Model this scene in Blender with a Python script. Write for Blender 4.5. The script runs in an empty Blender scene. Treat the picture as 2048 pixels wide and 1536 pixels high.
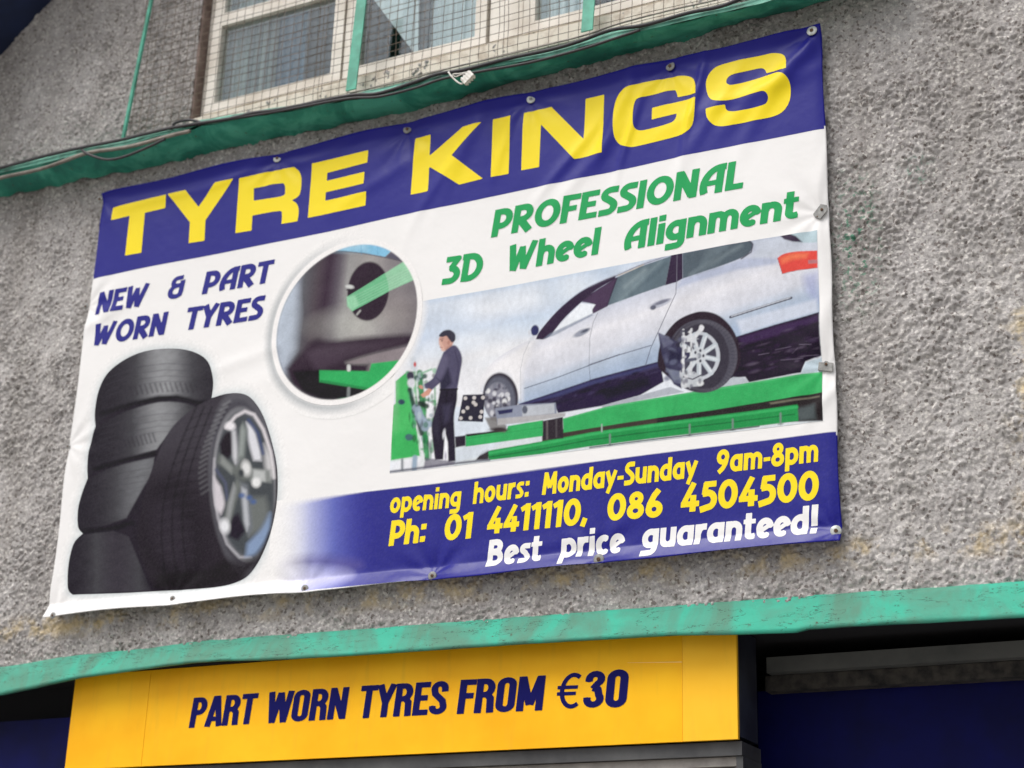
import bpy, bmesh, math, random
import numpy as np
from mathutils import Matrix, Vector
random.seed(7); RNG = np.random.default_rng(11)
sc = bpy.context.scene; COL = sc.collection

# ------------------------------------------------------------------ camera
RW = np.array([[0.89068601, -0.13467534, -0.43421307], [0.45359879, 0.32721388, 0.82896273], [0.03043971, -0.93530403, 0.3525334]])
FPX, CX, CY, DIST, CAMZ = 3378.17, 1024.0, 768.0, 4.75, 1.6
cam = bpy.data.objects.new('camera', bpy.data.cameras.new('camera')); COL.objects.link(cam); sc.camera = cam
cam.data.sensor_width = 36; cam.data.lens = FPX / 2048 * 36; cam.data.clip_start = .05; cam.data.clip_end = 2000
M = Matrix([[RW[0][0], -RW[0][1], -RW[0][2], 0], [RW[1][0], -RW[1][1], -RW[1][2], -DIST], [RW[2][0], -RW[2][1], -RW[2][2], CAMZ], [0, 0, 0, 1]])
cam.matrix_world = M
cam.data.dof.use_dof = True; cam.data.dof.focus_distance = 5.25; cam.data.dof.aperture_fstop = 2.3

# ------------------------------------------------------------------ light
SUN_EL, SUN_AZ, SKY_S, SUN_S, EXPO = 57, 208, .14, 1.5, .33
w = bpy.data.worlds.new('World'); sc.world = w; w.use_nodes = True
nt = w.node_tree; nt.nodes.clear()
sky = nt.nodes.new('ShaderNodeTexSky'); sky.sky_type = 'NISHITA'; sky.sun_disc = False
sky.sun_elevation = math.radians(SUN_EL); sky.sun_rotation = math.radians(SUN_AZ)
sky.air_density = 1.0; sky.dust_density = 4.0; sky.ozone_density = 1.0
hs = nt.nodes.new('ShaderNodeHueSaturation'); hs.inputs['Saturation'].default_value = .22   # cloud cover greys the sky
bg = nt.nodes.new('ShaderNodeBackground'); bg.inputs['Strength'].default_value = SKY_S
wo = nt.nodes.new('ShaderNodeOutputWorld')
nt.links.new(sky.outputs[0], hs.inputs['Color']); nt.links.new(hs.outputs[0], bg.inputs['Color']); nt.links.new(bg.outputs[0], wo.inputs['Surface'])
sun = bpy.data.objects.new('sun', bpy.data.lights.new('sun', 'SUN')); COL.objects.link(sun)
sun.data.energy = SUN_S; sun.data.angle = math.radians(38); sun.data.color = (1, .97, .93)
az, el = math.radians(SUN_AZ), math.radians(SUN_EL)
sd = Vector((math.sin(az) * math.cos(el), math.cos(az) * math.cos(el), math.sin(el)))
sun.rotation_euler = sd.to_track_quat('Z', 'Y').to_euler()
sc.view_settings.view_transform = 'Standard'; sc.view_settings.look = 'None'; sc.view_settings.exposure = EXPO
sc.view_settings.gamma = 1; sc.view_settings.use_curve_mapping = False
sc.cycles.use_denoising = True; sc.cycles.max_bounces = 8

# ------------------------------------------------------------------ place helpers
def at(px, py, y=0.0):
    """photo pixel -> point of the plane at depth y (x right along the wall, z up)"""
    px = np.asarray(px, float); py = np.asarray(py, float)
    c = np.stack([(px - CX) / FPX, (py - CY) / FPX, np.ones_like(px)], -1)
    r = c @ RW.T
    t = (DIST + y) / r[..., 1]
    return r[..., 0] * t, CAMZ + r[..., 2] * t
def P(px, py, y=0.0):
    x, z = at(px, py, y); return Vector((float(x), y, float(z)))
def unproj(X, Z, y):
    wv = np.stack([X, np.full_like(X, DIST + y), Z - CAMZ], -1)
    c = wv @ RW
    return CX + FPX * c[..., 0] / c[..., 2], CY + FPX * c[..., 1] / c[..., 2]
def lin(c, k=1.0):
    c = np.asarray(c, float) / 255.0
    return np.where(c <= .04045, c / 12.92, ((c + .055) / 1.055) ** 2.4) * k
def L4(c, k=1.0): return tuple(float(v) for v in lin(c, k)) + (1,)

# ------------------------------------------------------------------ object helpers
def tag(o, label=None, cat=None, group=None, kind=None):
    if label: o['label'] = label
    if cat: o['category'] = cat
    if group: o['group'] = group
    if kind: o['kind'] = kind
    return o
def empty(name, loc=(0, 0, 0)):
    o = bpy.data.objects.new(name, None); COL.objects.link(o); o.location = loc; o.empty_display_size = .05
    return o
def link(name, me, mat=None, parent=None):
    if mat and not me.materials: me.materials.append(mat)
    o = bpy.data.objects.new(name, me); COL.objects.link(o)
    if parent:
        o.parent = parent; o.matrix_parent_inverse = Matrix.Translation(-world_loc(parent))
    return o
def world_loc(o):
    v = Vector(o.location)
    if o.parent: v = o.matrix_parent_inverse @ v; v = v + world_loc(o.parent)
    return v
def bm_obj(name, bm, mat, parent=None, smooth=False, bevel=0):
    if bevel:
        bmesh.ops.bevel(bm, geom=[e for e in bm.edges if e.calc_length() > bevel * 2.5 and len(e.link_faces) == 2 and e.calc_face_angle(0) > .5], offset=bevel, segments=2, affect='EDGES', profile=.6)
    me = bpy.data.meshes.new(name); bm.to_mesh(me); bm.free()
    if smooth:
        me.polygons.foreach_set('use_smooth', [True] * len(me.polygons))
    return link(name, me, mat, parent)
def np_mesh(name, verts, faces, mat, parent=None, colors=None, smooth=True):
    me = bpy.data.meshes.new(name)
    me.from_pydata([], [], [])
    faces = [f for f in faces] if not isinstance(faces, np.ndarray) else faces
    if isinstance(faces, np.ndarray):
        n = len(faces); k = faces.shape[1]
        me.vertices.add(len(verts)); me.vertices.foreach_set('co', np.asarray(verts, np.float32).ravel())
        me.loops.add(n * k); me.loops.foreach_set('vertex_index', faces.astype(np.int32).ravel())
        me.polygons.add(n); me.polygons.foreach_set('loop_start', (np.arange(n) * k).astype(np.int32))
    else:
        tot = sum(len(f) for f in faces)
        me.vertices.add(len(verts)); me.vertices.foreach_set('co', np.asarray(verts, np.float32).ravel())
        me.loops.add(tot); me.loops.foreach_set('vertex_index', np.fromiter((i for f in faces for i in f), np.int32, tot))
        lens = np.fromiter((len(f) for f in faces), np.int32, len(faces))
        me.polygons.add(len(faces)); me.polygons.foreach_set('loop_start', np.concatenate([[0], np.cumsum(lens)[:-1]]).astype(np.int32))
    me.polygons.foreach_set('use_smooth', np.full(len(me.polygons), smooth))
    if colors is not None:
        at_ = me.color_attributes.new('print', 'FLOAT_COLOR', 'POINT')
        at_.data.foreach_set('color', np.concatenate([colors, np.ones((len(colors), 1))], 1).astype(np.float32).ravel())
    me.update(calc_edges=True); me.validate()
    return link(name, me, mat, parent)
def box(bm, x0, x1, y0, y1, z0, z1):
    v = [bm.verts.new(c) for c in ((x0, y0, z0), (x1, y0, z0), (x1, y1, z0), (x0, y1, z0), (x0, y0, z1), (x1, y0, z1), (x1, y1, z1), (x0, y1, z1))]
    for f in ((3, 2, 1, 0), (4, 5, 6, 7), (0, 1, 5, 4), (1, 2, 6, 5), (2, 3, 7, 6), (3, 0, 4, 7)): bm.faces.new([v[i] for i in f])
def tube(bm, pts, r, n=8, close=True):
    pts = [Vector(p) for p in pts]; rings = []
    up = Vector((0, -1, .2)).normalized()
    for i, p in enumerate(pts):
        d = (pts[min(i + 1, len(pts) - 1)] - pts[max(i - 1, 0)]).normalized()
        a = d.cross(up); a = a.normalized() if a.length > 1e-4 else Vector((1, 0, 0)); b = d.cross(a).normalized()
        rr = r[i] if isinstance(r, (list, tuple)) else r
        rings.append([bm.verts.new(p + a * rr * math.cos(2 * math.pi * k / n) + b * rr * math.sin(2 * math.pi * k / n)) for k in range(n)])
    for q, s in zip(rings, rings[1:]):
        for k in range(n): bm.faces.new((q[k], q[(k + 1) % n], s[(k + 1) % n], s[k]))
    if close: bm.faces.new(rings[0][::-1]); bm.faces.new(rings[-1])
def crom(pts, n=6, closed=False):
    pts = [Vector(p) for p in pts]; out = []; m = len(pts)
    rng = range(m if closed else m - 1)
    for i in rng:
        g = (lambda k: pts[k % m]) if closed else (lambda k: pts[min(max(k, 0), m - 1)])
        p0, p1, p2, p3 = g(i - 1), g(i), g(i + 1), g(i + 2)
        for k in range(n):
            t = k / n
            out.append(.5 * ((2 * p1) + (p2 - p0) * t + (2 * p0 - 5 * p1 + 4 * p2 - p3) * t * t + (3 * p1 - p0 - 3 * p2 + p3) * t ** 3))
    if not closed: out.append(pts[-1])
    return out

# ------------------------------------------------------------------ materials
def mat(name, color, rough=.6, metal=0.0, spec=.5, coat=0.0):
    m = bpy.data.materials.new(name); m.use_nodes = True; b = m.node_tree.nodes['Principled BSDF']
    b.inputs['Base Color'].default_value = color; b.inputs['Roughness'].default_value = rough
    b.inputs['Metallic'].default_value = metal; b.inputs['Specular IOR Level'].default_value = spec
    b.inputs['Coat Weight'].default_value = coat
    return m
def N(m, t, **kw):
    n = m.node_tree.nodes.new(t)
    for k, v in kw.items():
        if k in n.inputs: n.inputs[k].default_value = v
        else: setattr(n, k, v)
    return n
def noisy(m, cols, scale=8, detail=6, lo=.35, hi=.65, bump=0, bscale=60, bdist=.002, rough_var=None, stretch=None, dist=0.0):
    """colour ramp over object-space noise, with fine bump"""
    nt = m.node_tree; b = nt.nodes['Principled BSDF']; lk = nt.links.new
    tc = N(m, 'ShaderNodeTexCoord'); mp = N(m, 'ShaderNodeMapping')
    if stretch: mp.inputs['Scale'].default_value = stretch[:3]; mp.inputs['Rotation'].default_value = stretch[3] if len(stretch) > 3 else (0, 0, 0)
    lk(tc.outputs['Object'], mp.inputs[0])
    n = N(m, 'ShaderNodeTexNoise', Scale=scale, Detail=detail, Roughness=.6, Distortion=dist); lk(mp.outputs[0], n.inputs['Vector'])
    r = N(m, 'ShaderNodeValToRGB'); lk(n.outputs['Fac'], r.inputs[0])
    e = r.color_ramp.elements; e[0].position = lo; e[1].position = hi; e[0].color = cols[0]; e[1].color = cols[-1]
    for i, c in enumerate(cols[1:-1]):
        q = e.new(lo + (hi - lo) * (i + 1) / (len(cols) - 1)); q.color = c
    lk(r.outputs[0], b.inputs['Base Color'])
    if rough_var:
        mr = N(m, 'ShaderNodeMapRange'); mr.inputs['To Min'].default_value = rough_var[0]; mr.inputs['To Max'].default_value = rough_var[1]
        lk(n.outputs['Fac'], mr.inputs['Value']); lk(mr.outputs[0], b.inputs['Roughness'])
    if bump:
        n2 = N(m, 'ShaderNodeTexNoise', Scale=bscale, Detail=4); lk(tc.outputs['Object'], n2.inputs['Vector'])
        bp = N(m, 'ShaderNodeBump', Strength=bump, Distance=bdist); lk(n2.outputs['Fac'], bp.inputs['Height']); lk(bp.outputs[0], b.inputs['Normal'])
    return m, r

# roughcast render
def make_roughcast():
    m = mat('roughcast_render', (.3, .29, .28, 1), .92, spec=.25); nt = m.node_tree; lk = nt.links.new; b = nt.nodes['Principled BSDF']
    tc = N(m, 'ShaderNodeTexCoord')
    def noise(s, d=4, off=0, sc3=None):
        mp = N(m, 'ShaderNodeMapping'); mp.inputs['Location'].default_value = (off, off * .7, off * 1.3)
        if sc3: mp.inputs['Scale'].default_value = sc3
        lk(tc.outputs['Object'], mp.inputs[0]); n = N(m, 'ShaderNodeTexNoise', Scale=s, Detail=d, Roughness=.62); lk(mp.outputs[0], n.inputs['Vector']); return n
    def ramp(n, a, c, pa, pc, interp='LINEAR'):
        r = N(m, 'ShaderNodeValToRGB'); r.color_ramp.interpolation = interp; e = r.color_ramp.elements; e[0].position = pa; e[1].position = pc; e[0].color = a; e[1].color = c
        lk(n.outputs['Fac'] if 'Fac' in n.outputs else n.outputs[0], r.inputs[0]); return r
    def mix(fac, a, bb, t='MIX'):
        x = N(m, 'ShaderNodeMix', data_type='RGBA', blend_type=t)
        lk(fac, x.inputs[0]) if not isinstance(fac, float) else setattr(x.inputs[0], 'default_value', fac)
        lk(a, x.inputs[6]); lk(bb, x.inputs[7]) if not isinstance(bb, tuple) else setattr(x.inputs[7], 'default_value', bb)
        return x.outputs[2]
    big = ramp(noise(1.3, 5), L4((164, 161, 159)), L4((190, 188, 186)), .35, .65)
    mid = ramp(noise(34, 5, 3), (.72, .71, .71, 1), (1.15, 1.14, 1.13, 1), .3, .7)
    c = mix(1.0, big.outputs[0], mid.outputs[0], 'MULTIPLY')
    grain = ramp(noise(150, 3, 9), (.70, .69, .70, 1), (1.18, 1.16, 1.14, 1), .3, .7)
    c = mix(.8, c, grain.outputs[0], 'MULTIPLY')
    # dark aggregate specks and bright chips
    vo = N(m, 'ShaderNodeTexVoronoi', Scale=120.0); lk(tc.outputs['Object'], vo.inputs['Vector'])
    sp = N(m, 'ShaderNodeSeparateColor'); lk(vo.outputs['Color'], sp.inputs[0])
    rd = ramp(sp, (0, 0, 0, 1), (.75, .75, .75, 1), .86, .95); c = mix(rd.outputs[0], c, L4((104, 95, 90)))
    rb = N(m, 'ShaderNodeValToRGB'); lk(sp.outputs[1], rb.inputs[0]); rb.color_ramp.elements[0].position = .88; rb.color_ramp.elements[1].position = .92
    rb.color_ramp.elements[1].color = (.6, .6, .6, 1); c = mix(rb.outputs[0], c, L4((222, 218, 212)))
    # lichen-yellow weathering patches: broad noise gated by fine noise, kept to two bands of the wall
    sx = N(m, 'ShaderNodeSeparateXYZ'); lk(tc.outputs['Object'], sx.inputs[0])
    def band(sock, c0, wd):
        a = N(m, 'ShaderNodeMath', operation='SUBTRACT'); lk(sock, a.inputs[0]); a.inputs[1].default_value = c0
        q = N(m, 'ShaderNodeMath', operation='ABSOLUTE'); lk(a.outputs[0], q.inputs[0])
        mr = N(m, 'ShaderNodeMapRange', interpolation_type='SMOOTHSTEP'); lk(q.outputs[0], mr.inputs[0]); mr.inputs[1].default_value = 0; mr.inputs[2].default_value = wd; mr.inputs[3].default_value = 1; mr.inputs[4].default_value = 0
        return mr.outputs[0]
    def mul(a, bq):
        q = N(m, 'ShaderNodeMath', operation='MULTIPLY'); lk(a, q.inputs[0]); lk(bq, q.inputs[1]) if not isinstance(bq, float) else setattr(q.inputs[1], 'default_value', bq); return q.outputs[0]
    pn = ramp(noise(11, 6, 21), (0, 0, 0, 1), (1, 1, 1, 1), .47, .62)
    f1 = mul(band(sx.outputs[2], 2.925, .07), pn.outputs[0]); c = mix(mul(f1, .75), c, L4((206, 184, 138)))
    f2 = mul(mul(band(sx.outputs[0], -.80, .09), band(sx.outputs[2], 3.35, .6)), pn.outputs[0]); c = mix(mul(f2, .9), c, L4((218, 196, 148)))
    # old green paint flecks right of the banner
    gn = ramp(noise(60, 3, 41), (0, 0, 0, 1), (1, 1, 1, 1), .56, .6)
    g1 = mul(mul(band(sx.outputs[0], -1.28, .12), band(sx.outputs[2], 3.93, .34)), gn.outputs[0]); c = mix(mul(g1, .9), c, L4((70, 140, 112)))
    g2 = mul(mul(band(sx.outputs[0], -1.08, .08), band(sx.outputs[2], 4.13, .1)), gn.outputs[0]); c = mix(mul(g2, .6), c, L4((84, 138, 116)))
    stn = ramp(noise(2.2, 6, 55, (3.2, 1, .5)), (.83, .82, .81, 1), (1.04, 1.04, 1.05, 1), .36, .62); c = mix(1.0, c, stn.outputs[0], 'MULTIPLY')
    lk(c, b.inputs['Base Color'])
    n2 = noise(150, 4, 5); bp = N(m, 'ShaderNodeBump', Strength=.9, Distance=.006); lk(n2.outputs['Fac'], bp.inputs['Height']); lk(bp.outputs[0], b.inputs['Normal'])
    return m
M_WALL = make_roughcast()

def make_turq(name, c0, c1, c2, gritty):
    m = mat(name, c0, .7, spec=.3); nt = m.node_tree; lk = nt.links.new; b = nt.nodes['Principled BSDF']
    tc = N(m, 'ShaderNodeTexCoord'); mp = N(m, 'ShaderNodeMapping')
    mp.inputs['Scale'].default_value = (1, 1, .45); mp.inputs['Rotation'].default_value = (0, math.radians(38), 0); lk(tc.outputs['Object'], mp.inputs[0])
    n = N(m, 'ShaderNodeTexNoise', Scale=5.5, Detail=7, Roughness=.62, Distortion=.6); lk(mp.outputs[0], n.inputs['Vector'])
    r = N(m, 'ShaderNodeValToRGB'); e = r.color_ramp.elements; e[0].position = .38; e[1].position = .60; e[0].color = c0; e[1].color = c2; q = e.new(.5); q.color = c1
    lk(n.outputs['Fac'], r.inputs[0])
    n3 = N(m, 'ShaderNodeTexNoise', Scale=38.0, Detail=8, Roughness=.7); lk(tc.outputs['Object'], n3.inputs['Vector'])
    r3 = N(m, 'ShaderNodeValToRGB'); r3.color_ramp.elements[0].position = .62; r3.color_ramp.elements[1].position = .70; lk(n3.outputs['Fac'], r3.inputs[0])
    x = N(m, 'ShaderNodeMix', data_type='RGBA'); lk(r3.outputs[0], x.inputs[0]); lk(r.outputs[0], x.inputs[6]); x.inputs[7].default_value = L4((74, 72, 56))
    # thin cracks
    wv = N(m, 'ShaderNodeTexNoise', Scale=7.0, Detail=5, Roughness=.65); mp2 = N(m, 'ShaderNodeMapping'); mp2.inputs['Scale'].default_value = (.5, 1, 2.2); mp2.inputs['Location'].default_value = (3.3, 1, 8.2); lk(tc.outputs['Object'], mp2.inputs[0]); lk(mp2.outputs[0], wv.inputs['Vector'])
    a = N(m, 'ShaderNodeMath', operation='SUBTRACT'); lk(wv.outputs['Fac'], a.inputs[0]); a.inputs[1].default_value = .5
    ab = N(m, 'ShaderNodeMath', operation='ABSOLUTE'); lk(a.outputs[0], ab.inputs[0])
    lt = N(m, 'ShaderNodeMath', operation='LESS_THAN'); lk(ab.outputs[0], lt.inputs[0]); lt.inputs[1].default_value = .004
    g2 = N(m, 'ShaderNodeMath', operation='MULTIPLY'); lk(lt.outputs[0], g2.inputs[0]); g2.inputs[1].default_value = .0 if gritty else .7
    x2 = N(m, 'ShaderNodeMix', data_type='RGBA'); lk(g2.outputs[0], x2.inputs[0]); lk(x.outputs[2], x2.inputs[6]); x2.inputs[7].default_value = L4((40, 46, 38))
    lk(x2.outputs[2], b.inputs['Base Color'])
    bp = N(m, 'ShaderNodeBump', Strength=.6 if gritty else .45, Distance=.006); lk(n3.outputs['Fac'], bp.inputs['Height']); lk(bp.outputs[0], b.inputs['Normal'])
    return m
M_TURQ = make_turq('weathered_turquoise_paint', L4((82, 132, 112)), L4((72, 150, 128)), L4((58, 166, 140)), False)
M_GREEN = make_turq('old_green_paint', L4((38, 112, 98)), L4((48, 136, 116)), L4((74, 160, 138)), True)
M_PALE_GREEN, _ = noisy(mat('lit_green_edge', L4((110, 190, 165)), .6), [L4((56, 100, 84)), L4((84, 150, 130)), L4((110, 176, 154))], 14, 6, .35, .65, .3, 80)  # paler tone puts the light on the ledge's top bevel into the colour
M_BAR, _ = noisy(mat('green_painted_steel', L4((70, 160, 135)), .5), [L4((62, 140, 118)), L4((84, 176, 150))], 10, 5, .4, .6, .2, 90)
M_PVC, _ = noisy(mat('white_pvc', L4((222, 216, 206)), .45), [L4((196, 186, 172)), L4((226, 220, 210))], 6, 6, .3, .6, .05)
M_SILL, _ = noisy(mat('cream_sill', L4((205, 195, 178)), .7), [L4((176, 158, 140)), L4((222, 212, 198))], 18, 7, .28, .5, .3, 60)
M_REVEAL, _ = noisy(mat('brown_reveal', L4((110, 92, 84)), .9), [L4((84, 68, 62)), L4((128, 110, 102))], 12, 6, .3, .6, .5, 60, .005)
M_WIRE, _ = noisy(mat('rusty_wire', L4((76, 64, 56)), .8, .0), [L4((70, 60, 53)), L4((126, 110, 96))], 30, 3, .35, .65)
M_CABLE = mat('black_cable', L4((42, 38, 42)), .55)
M_CABLE2, _ = noisy(mat('grey_cable', L4((120, 112, 104)), .6), [L4((88, 80, 74)), L4((150, 142, 132))], 9, 4)
M_WHITEWIRE, _ = noisy(mat('white_plastic', L4((225, 222, 214)), .45), [L4((190, 186, 176)), L4((236, 234, 228))], 60, 4)
M_ZINC, _ = noisy(mat('zinc_steel', L4((165, 168, 165)), .4, .1), [L4((160, 164, 160)), L4((214, 216, 212))], 60, 4, .35, .65, .2, 200, .0006)
M_ZINCD, _ = noisy(mat('dull_zinc', L4((120, 118, 114)), .55, .1), [L4((110, 110, 108)), L4((150, 149, 146))], 50, 5, .35, .65, .3, 150, .0008)
M_RUST, _ = noisy(mat('rusted_screw', L4((70, 52, 42)), .8), [L4((50, 38, 32)), L4((110, 84, 64))], 80, 4)
M_YEL, _ = noisy(mat('yellow_sign_vinyl', L4((250, 185, 24)), .5, spec=.15), [L4((243, 174, 18)), L4((252, 190, 28))], 3, 4, .35, .65, .03)
M_YEL2, _ = noisy(mat('lighter_yellow_vinyl', L4((255, 192, 44)), .5, spec=.15), [L4((250, 186, 38)), L4((255, 196, 50))], 3, 4, .35, .65, .03)
M_NAVYTXT = mat('navy_vinyl_letters', L4((14, 14, 88)), .6, spec=.1)
M_SIDE, _ = noisy(mat('sign_return_metal', L4((70, 74, 88)), .4, .5), [L4((58, 60, 72)), L4((88, 94, 110))], 5, 5)
M_FRAME, _ = noisy(mat('dark_grey_aluminium', L4((72, 72, 74)), .5, .2), [L4((60, 60, 62)), L4((84, 84, 84))], 6, 5)
M_FRAMEL, _ = noisy(mat('pale_aluminium_bead', L4((150, 144, 140)), .5, .2), [L4((132, 126, 122)), L4((162, 156, 150))], 12, 5)
M_NAVY, _ = noisy(mat('navy_shutter_paint', L4((22, 30, 110)), .6, spec=.12), [L4((8, 10, 46)), L4((8, 12, 84))], 2.2, 6, .3, .65, .1, 30)
M_BEAM, _ = noisy(mat('grey_beam_paint', L4((104, 104, 102)), .7), [L4((74, 76, 75)), L4((92, 93, 91))], 7, 6, .3, .6, .2)
M_SOOT, _ = noisy(mat('grimy_concrete', L4((80, 76, 72)), .95), [L4((30, 29, 30)), L4((68, 64, 60))], 24, 7, .35, .6, .6, 60, .006)
M_BLACKISH = mat('dark_soffit', L4((26, 25, 30)), .9)
M_EAVE, _ = noisy(mat('navy_roof_board', L4((18, 30, 66)), .6), [L4((14, 24, 54)), L4((22, 36, 76))], 4)
M_ASPH, _ = noisy(mat('pavement', L4((110, 108, 104)), .9), [L4((136, 134, 130)), L4((158, 155, 150))], 3, 8, .3, .7, .3)
def make_glass():
    m = bpy.data.materials.new('window_glass'); m.use_nodes = True; nt = m.node_tree; nt.nodes.clear(); lk = nt.links.new
    o = nt.nodes.new('ShaderNodeOutputMaterial'); mx = nt.nodes.new('ShaderNodeMixShader'); t = nt.nodes.new('ShaderNodeBsdfTransparent'); g = nt.nodes.new('ShaderNodeBsdfGlossy')
    t.inputs[0].default_value = (.86, .9, .9, 1); g.inputs['Roughness'].default_value = .03; g.inputs[0].default_value = (.9, .95, 1, 1)
    lw_ = nt.nodes.new('ShaderNodeLayerWeight'); pw = nt.nodes.new('ShaderNodeMath'); pw.operation = 'POWER'; pw.inputs[1].default_value = 3; ma = nt.nodes.new('ShaderNodeMath'); ma.operation = 'MULTIPLY_ADD'; ma.inputs[1].default_value = .7; ma.inputs[2].default_value = .05
    lk(lw_.outputs['Facing'], pw.inputs[0]); lk(pw.outputs[0], ma.inputs[0]); lk(ma.outputs[0], mx.inputs[0]); lk(t.outputs[0], mx.inputs[1]); lk(g.outputs[0], mx.inputs[2]); lk(mx.outputs[0], o.inputs[0]); return m
M_GLASS = make_glass()

# banner vinyl: plain colour, or the 'print' attribute
def vinyl(name, color=None, rough=.5, spec=.10):
    m = mat(name, color or (1, 1, 1, 1), rough, spec=spec); nt = m.node_tree; lk = nt.links.new; b = nt.nodes['Principled BSDF']
    tc = N(m, 'ShaderNodeTexCoord')
    n = N(m, 'ShaderNodeTexNoise', Scale=2.4, Detail=5); lk(tc.outputs['Object'], n.inputs['Vector'])
    r = N(m, 'ShaderNodeMapRange'); r.inputs['To Min'].default_value = .93; r.inputs['To Max'].default_value = 1.03; lk(n.outputs['Fac'], r.inputs[0])
    x = N(m, 'ShaderNodeMix', data_type='RGBA', blend_type='MULTIPLY'); x.inputs[0].default_value = 1
    if color is None:
        a = N(m, 'ShaderNodeVertexColor'); a.layer_name = 'print'; lk(a.outputs[0], x.inputs[6])
    else: x.inputs[6].default_value = color
    lk(r.outputs[0], x.inputs[7])
    # grime specks and faint runs
    n4 = N(m, 'ShaderNodeTexNoise', Scale=55.0, Detail=6, Roughness=.7); lk(tc.outputs['Object'], n4.inputs['Vector'])
    r4 = N(m, 'ShaderNodeValToRGB'); r4.color_ramp.elements[0].position = .70; r4.color_ramp.elements[1].position = .80; lk(n4.outputs['Fac'], r4.inputs[0])
    g4 = N(m, 'ShaderNodeMath', operation='MULTIPLY'); lk(r4.outputs[0], g4.inputs[0]); g4.inputs[1].default_value = .35
    x2 = N(m, 'ShaderNodeMix', data_type='RGBA'); lk(g4.outputs[0], x2.inputs[0]); lk(x.outputs[2], x2.inputs[6]); x2.inputs[7].default_value = L4((130, 120, 110))
    lk(x2.outputs[2], b.inputs['Base Color'])
    # woven scrim under the print: two fine waves
    w1 = N(m, 'ShaderNodeTexWave', Scale=110.0, bands_direction='X'); w2 = N(m, 'ShaderNodeTexWave', Scale=110.0, bands_direction='Z')
    lk(tc.outputs['Object'], w1.inputs['Vector']); lk(tc.outputs['Object'], w2.inputs['Vector'])
    ad = N(m, 'ShaderNodeMath', operation='ADD'); lk(w1.outputs['Fac'], ad.inputs[0]); lk(w2.outputs['Fac'], ad.inputs[1])
    nb = N(m, 'ShaderNodeTexNoise', Scale=14.0, Detail=3); lk(tc.outputs['Object'], nb.inputs['Vector'])
    b2 = N(m, 'ShaderNodeBump', Strength=.25, Distance=.008); lk(nb.outputs['Fac'], b2.inputs['Height'])
    bp = N(m, 'ShaderNodeBump', Strength=.15, Distance=.0004); lk(ad.outputs[0], bp.inputs['Height']); lk(b2.outputs[0], bp.inputs['Normal']); lk(bp.outputs[0], b.inputs['Normal'])
    return m
KP = .86   # ink / vinyl reflectance against the photograph's white
C_WHITE, C_BLUE, C_YELL, C_GRN = (244, 242, 241), (30, 29, 132), (255, 228, 30), (42, 164, 94)
M_VWHITE = vinyl('banner_vinyl_white', L4(C_WHITE, KP)); M_VBLUE = vinyl('banner_ink_blue', L4(C_BLUE, KP), .38, .22)
M_VYEL = vinyl('banner_ink_yellow', L4(C_YELL, KP), .4, .2); M_VGRN = vinyl('banner_ink_green', L4(C_GRN, KP)); M_VPRINT = vinyl('banner_photo_print'); M_VFOOT = vinyl('banner_gradient_print', None, .3, .32)

# ================================================================== THE BUILDING
bld = empty('shop_building', (-2.5, 0, 0))
tag(bld, 'grey roughcast shop building with turquoise trims, an upstairs white window and a dark blue shopfront', 'building')
Y_B = -.04                                       # nominal banner plane
BX0, BX1, BZ0, BZ1 = [float(v) for v in (at(205, 388, Y_B)[0], at(1643, 52, Y_B)[0], at(1684, 1085, Y_B)[1], at(1643, 52, Y_B)[1])]
WY = .05                                         # window frame depth
WX0, WZ0 = float(at(400, 240, WY)[0]), float(at(400, 240, WY)[1])
WX1, WZ1 = -1.55, WZ0 + 1.05

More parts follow.
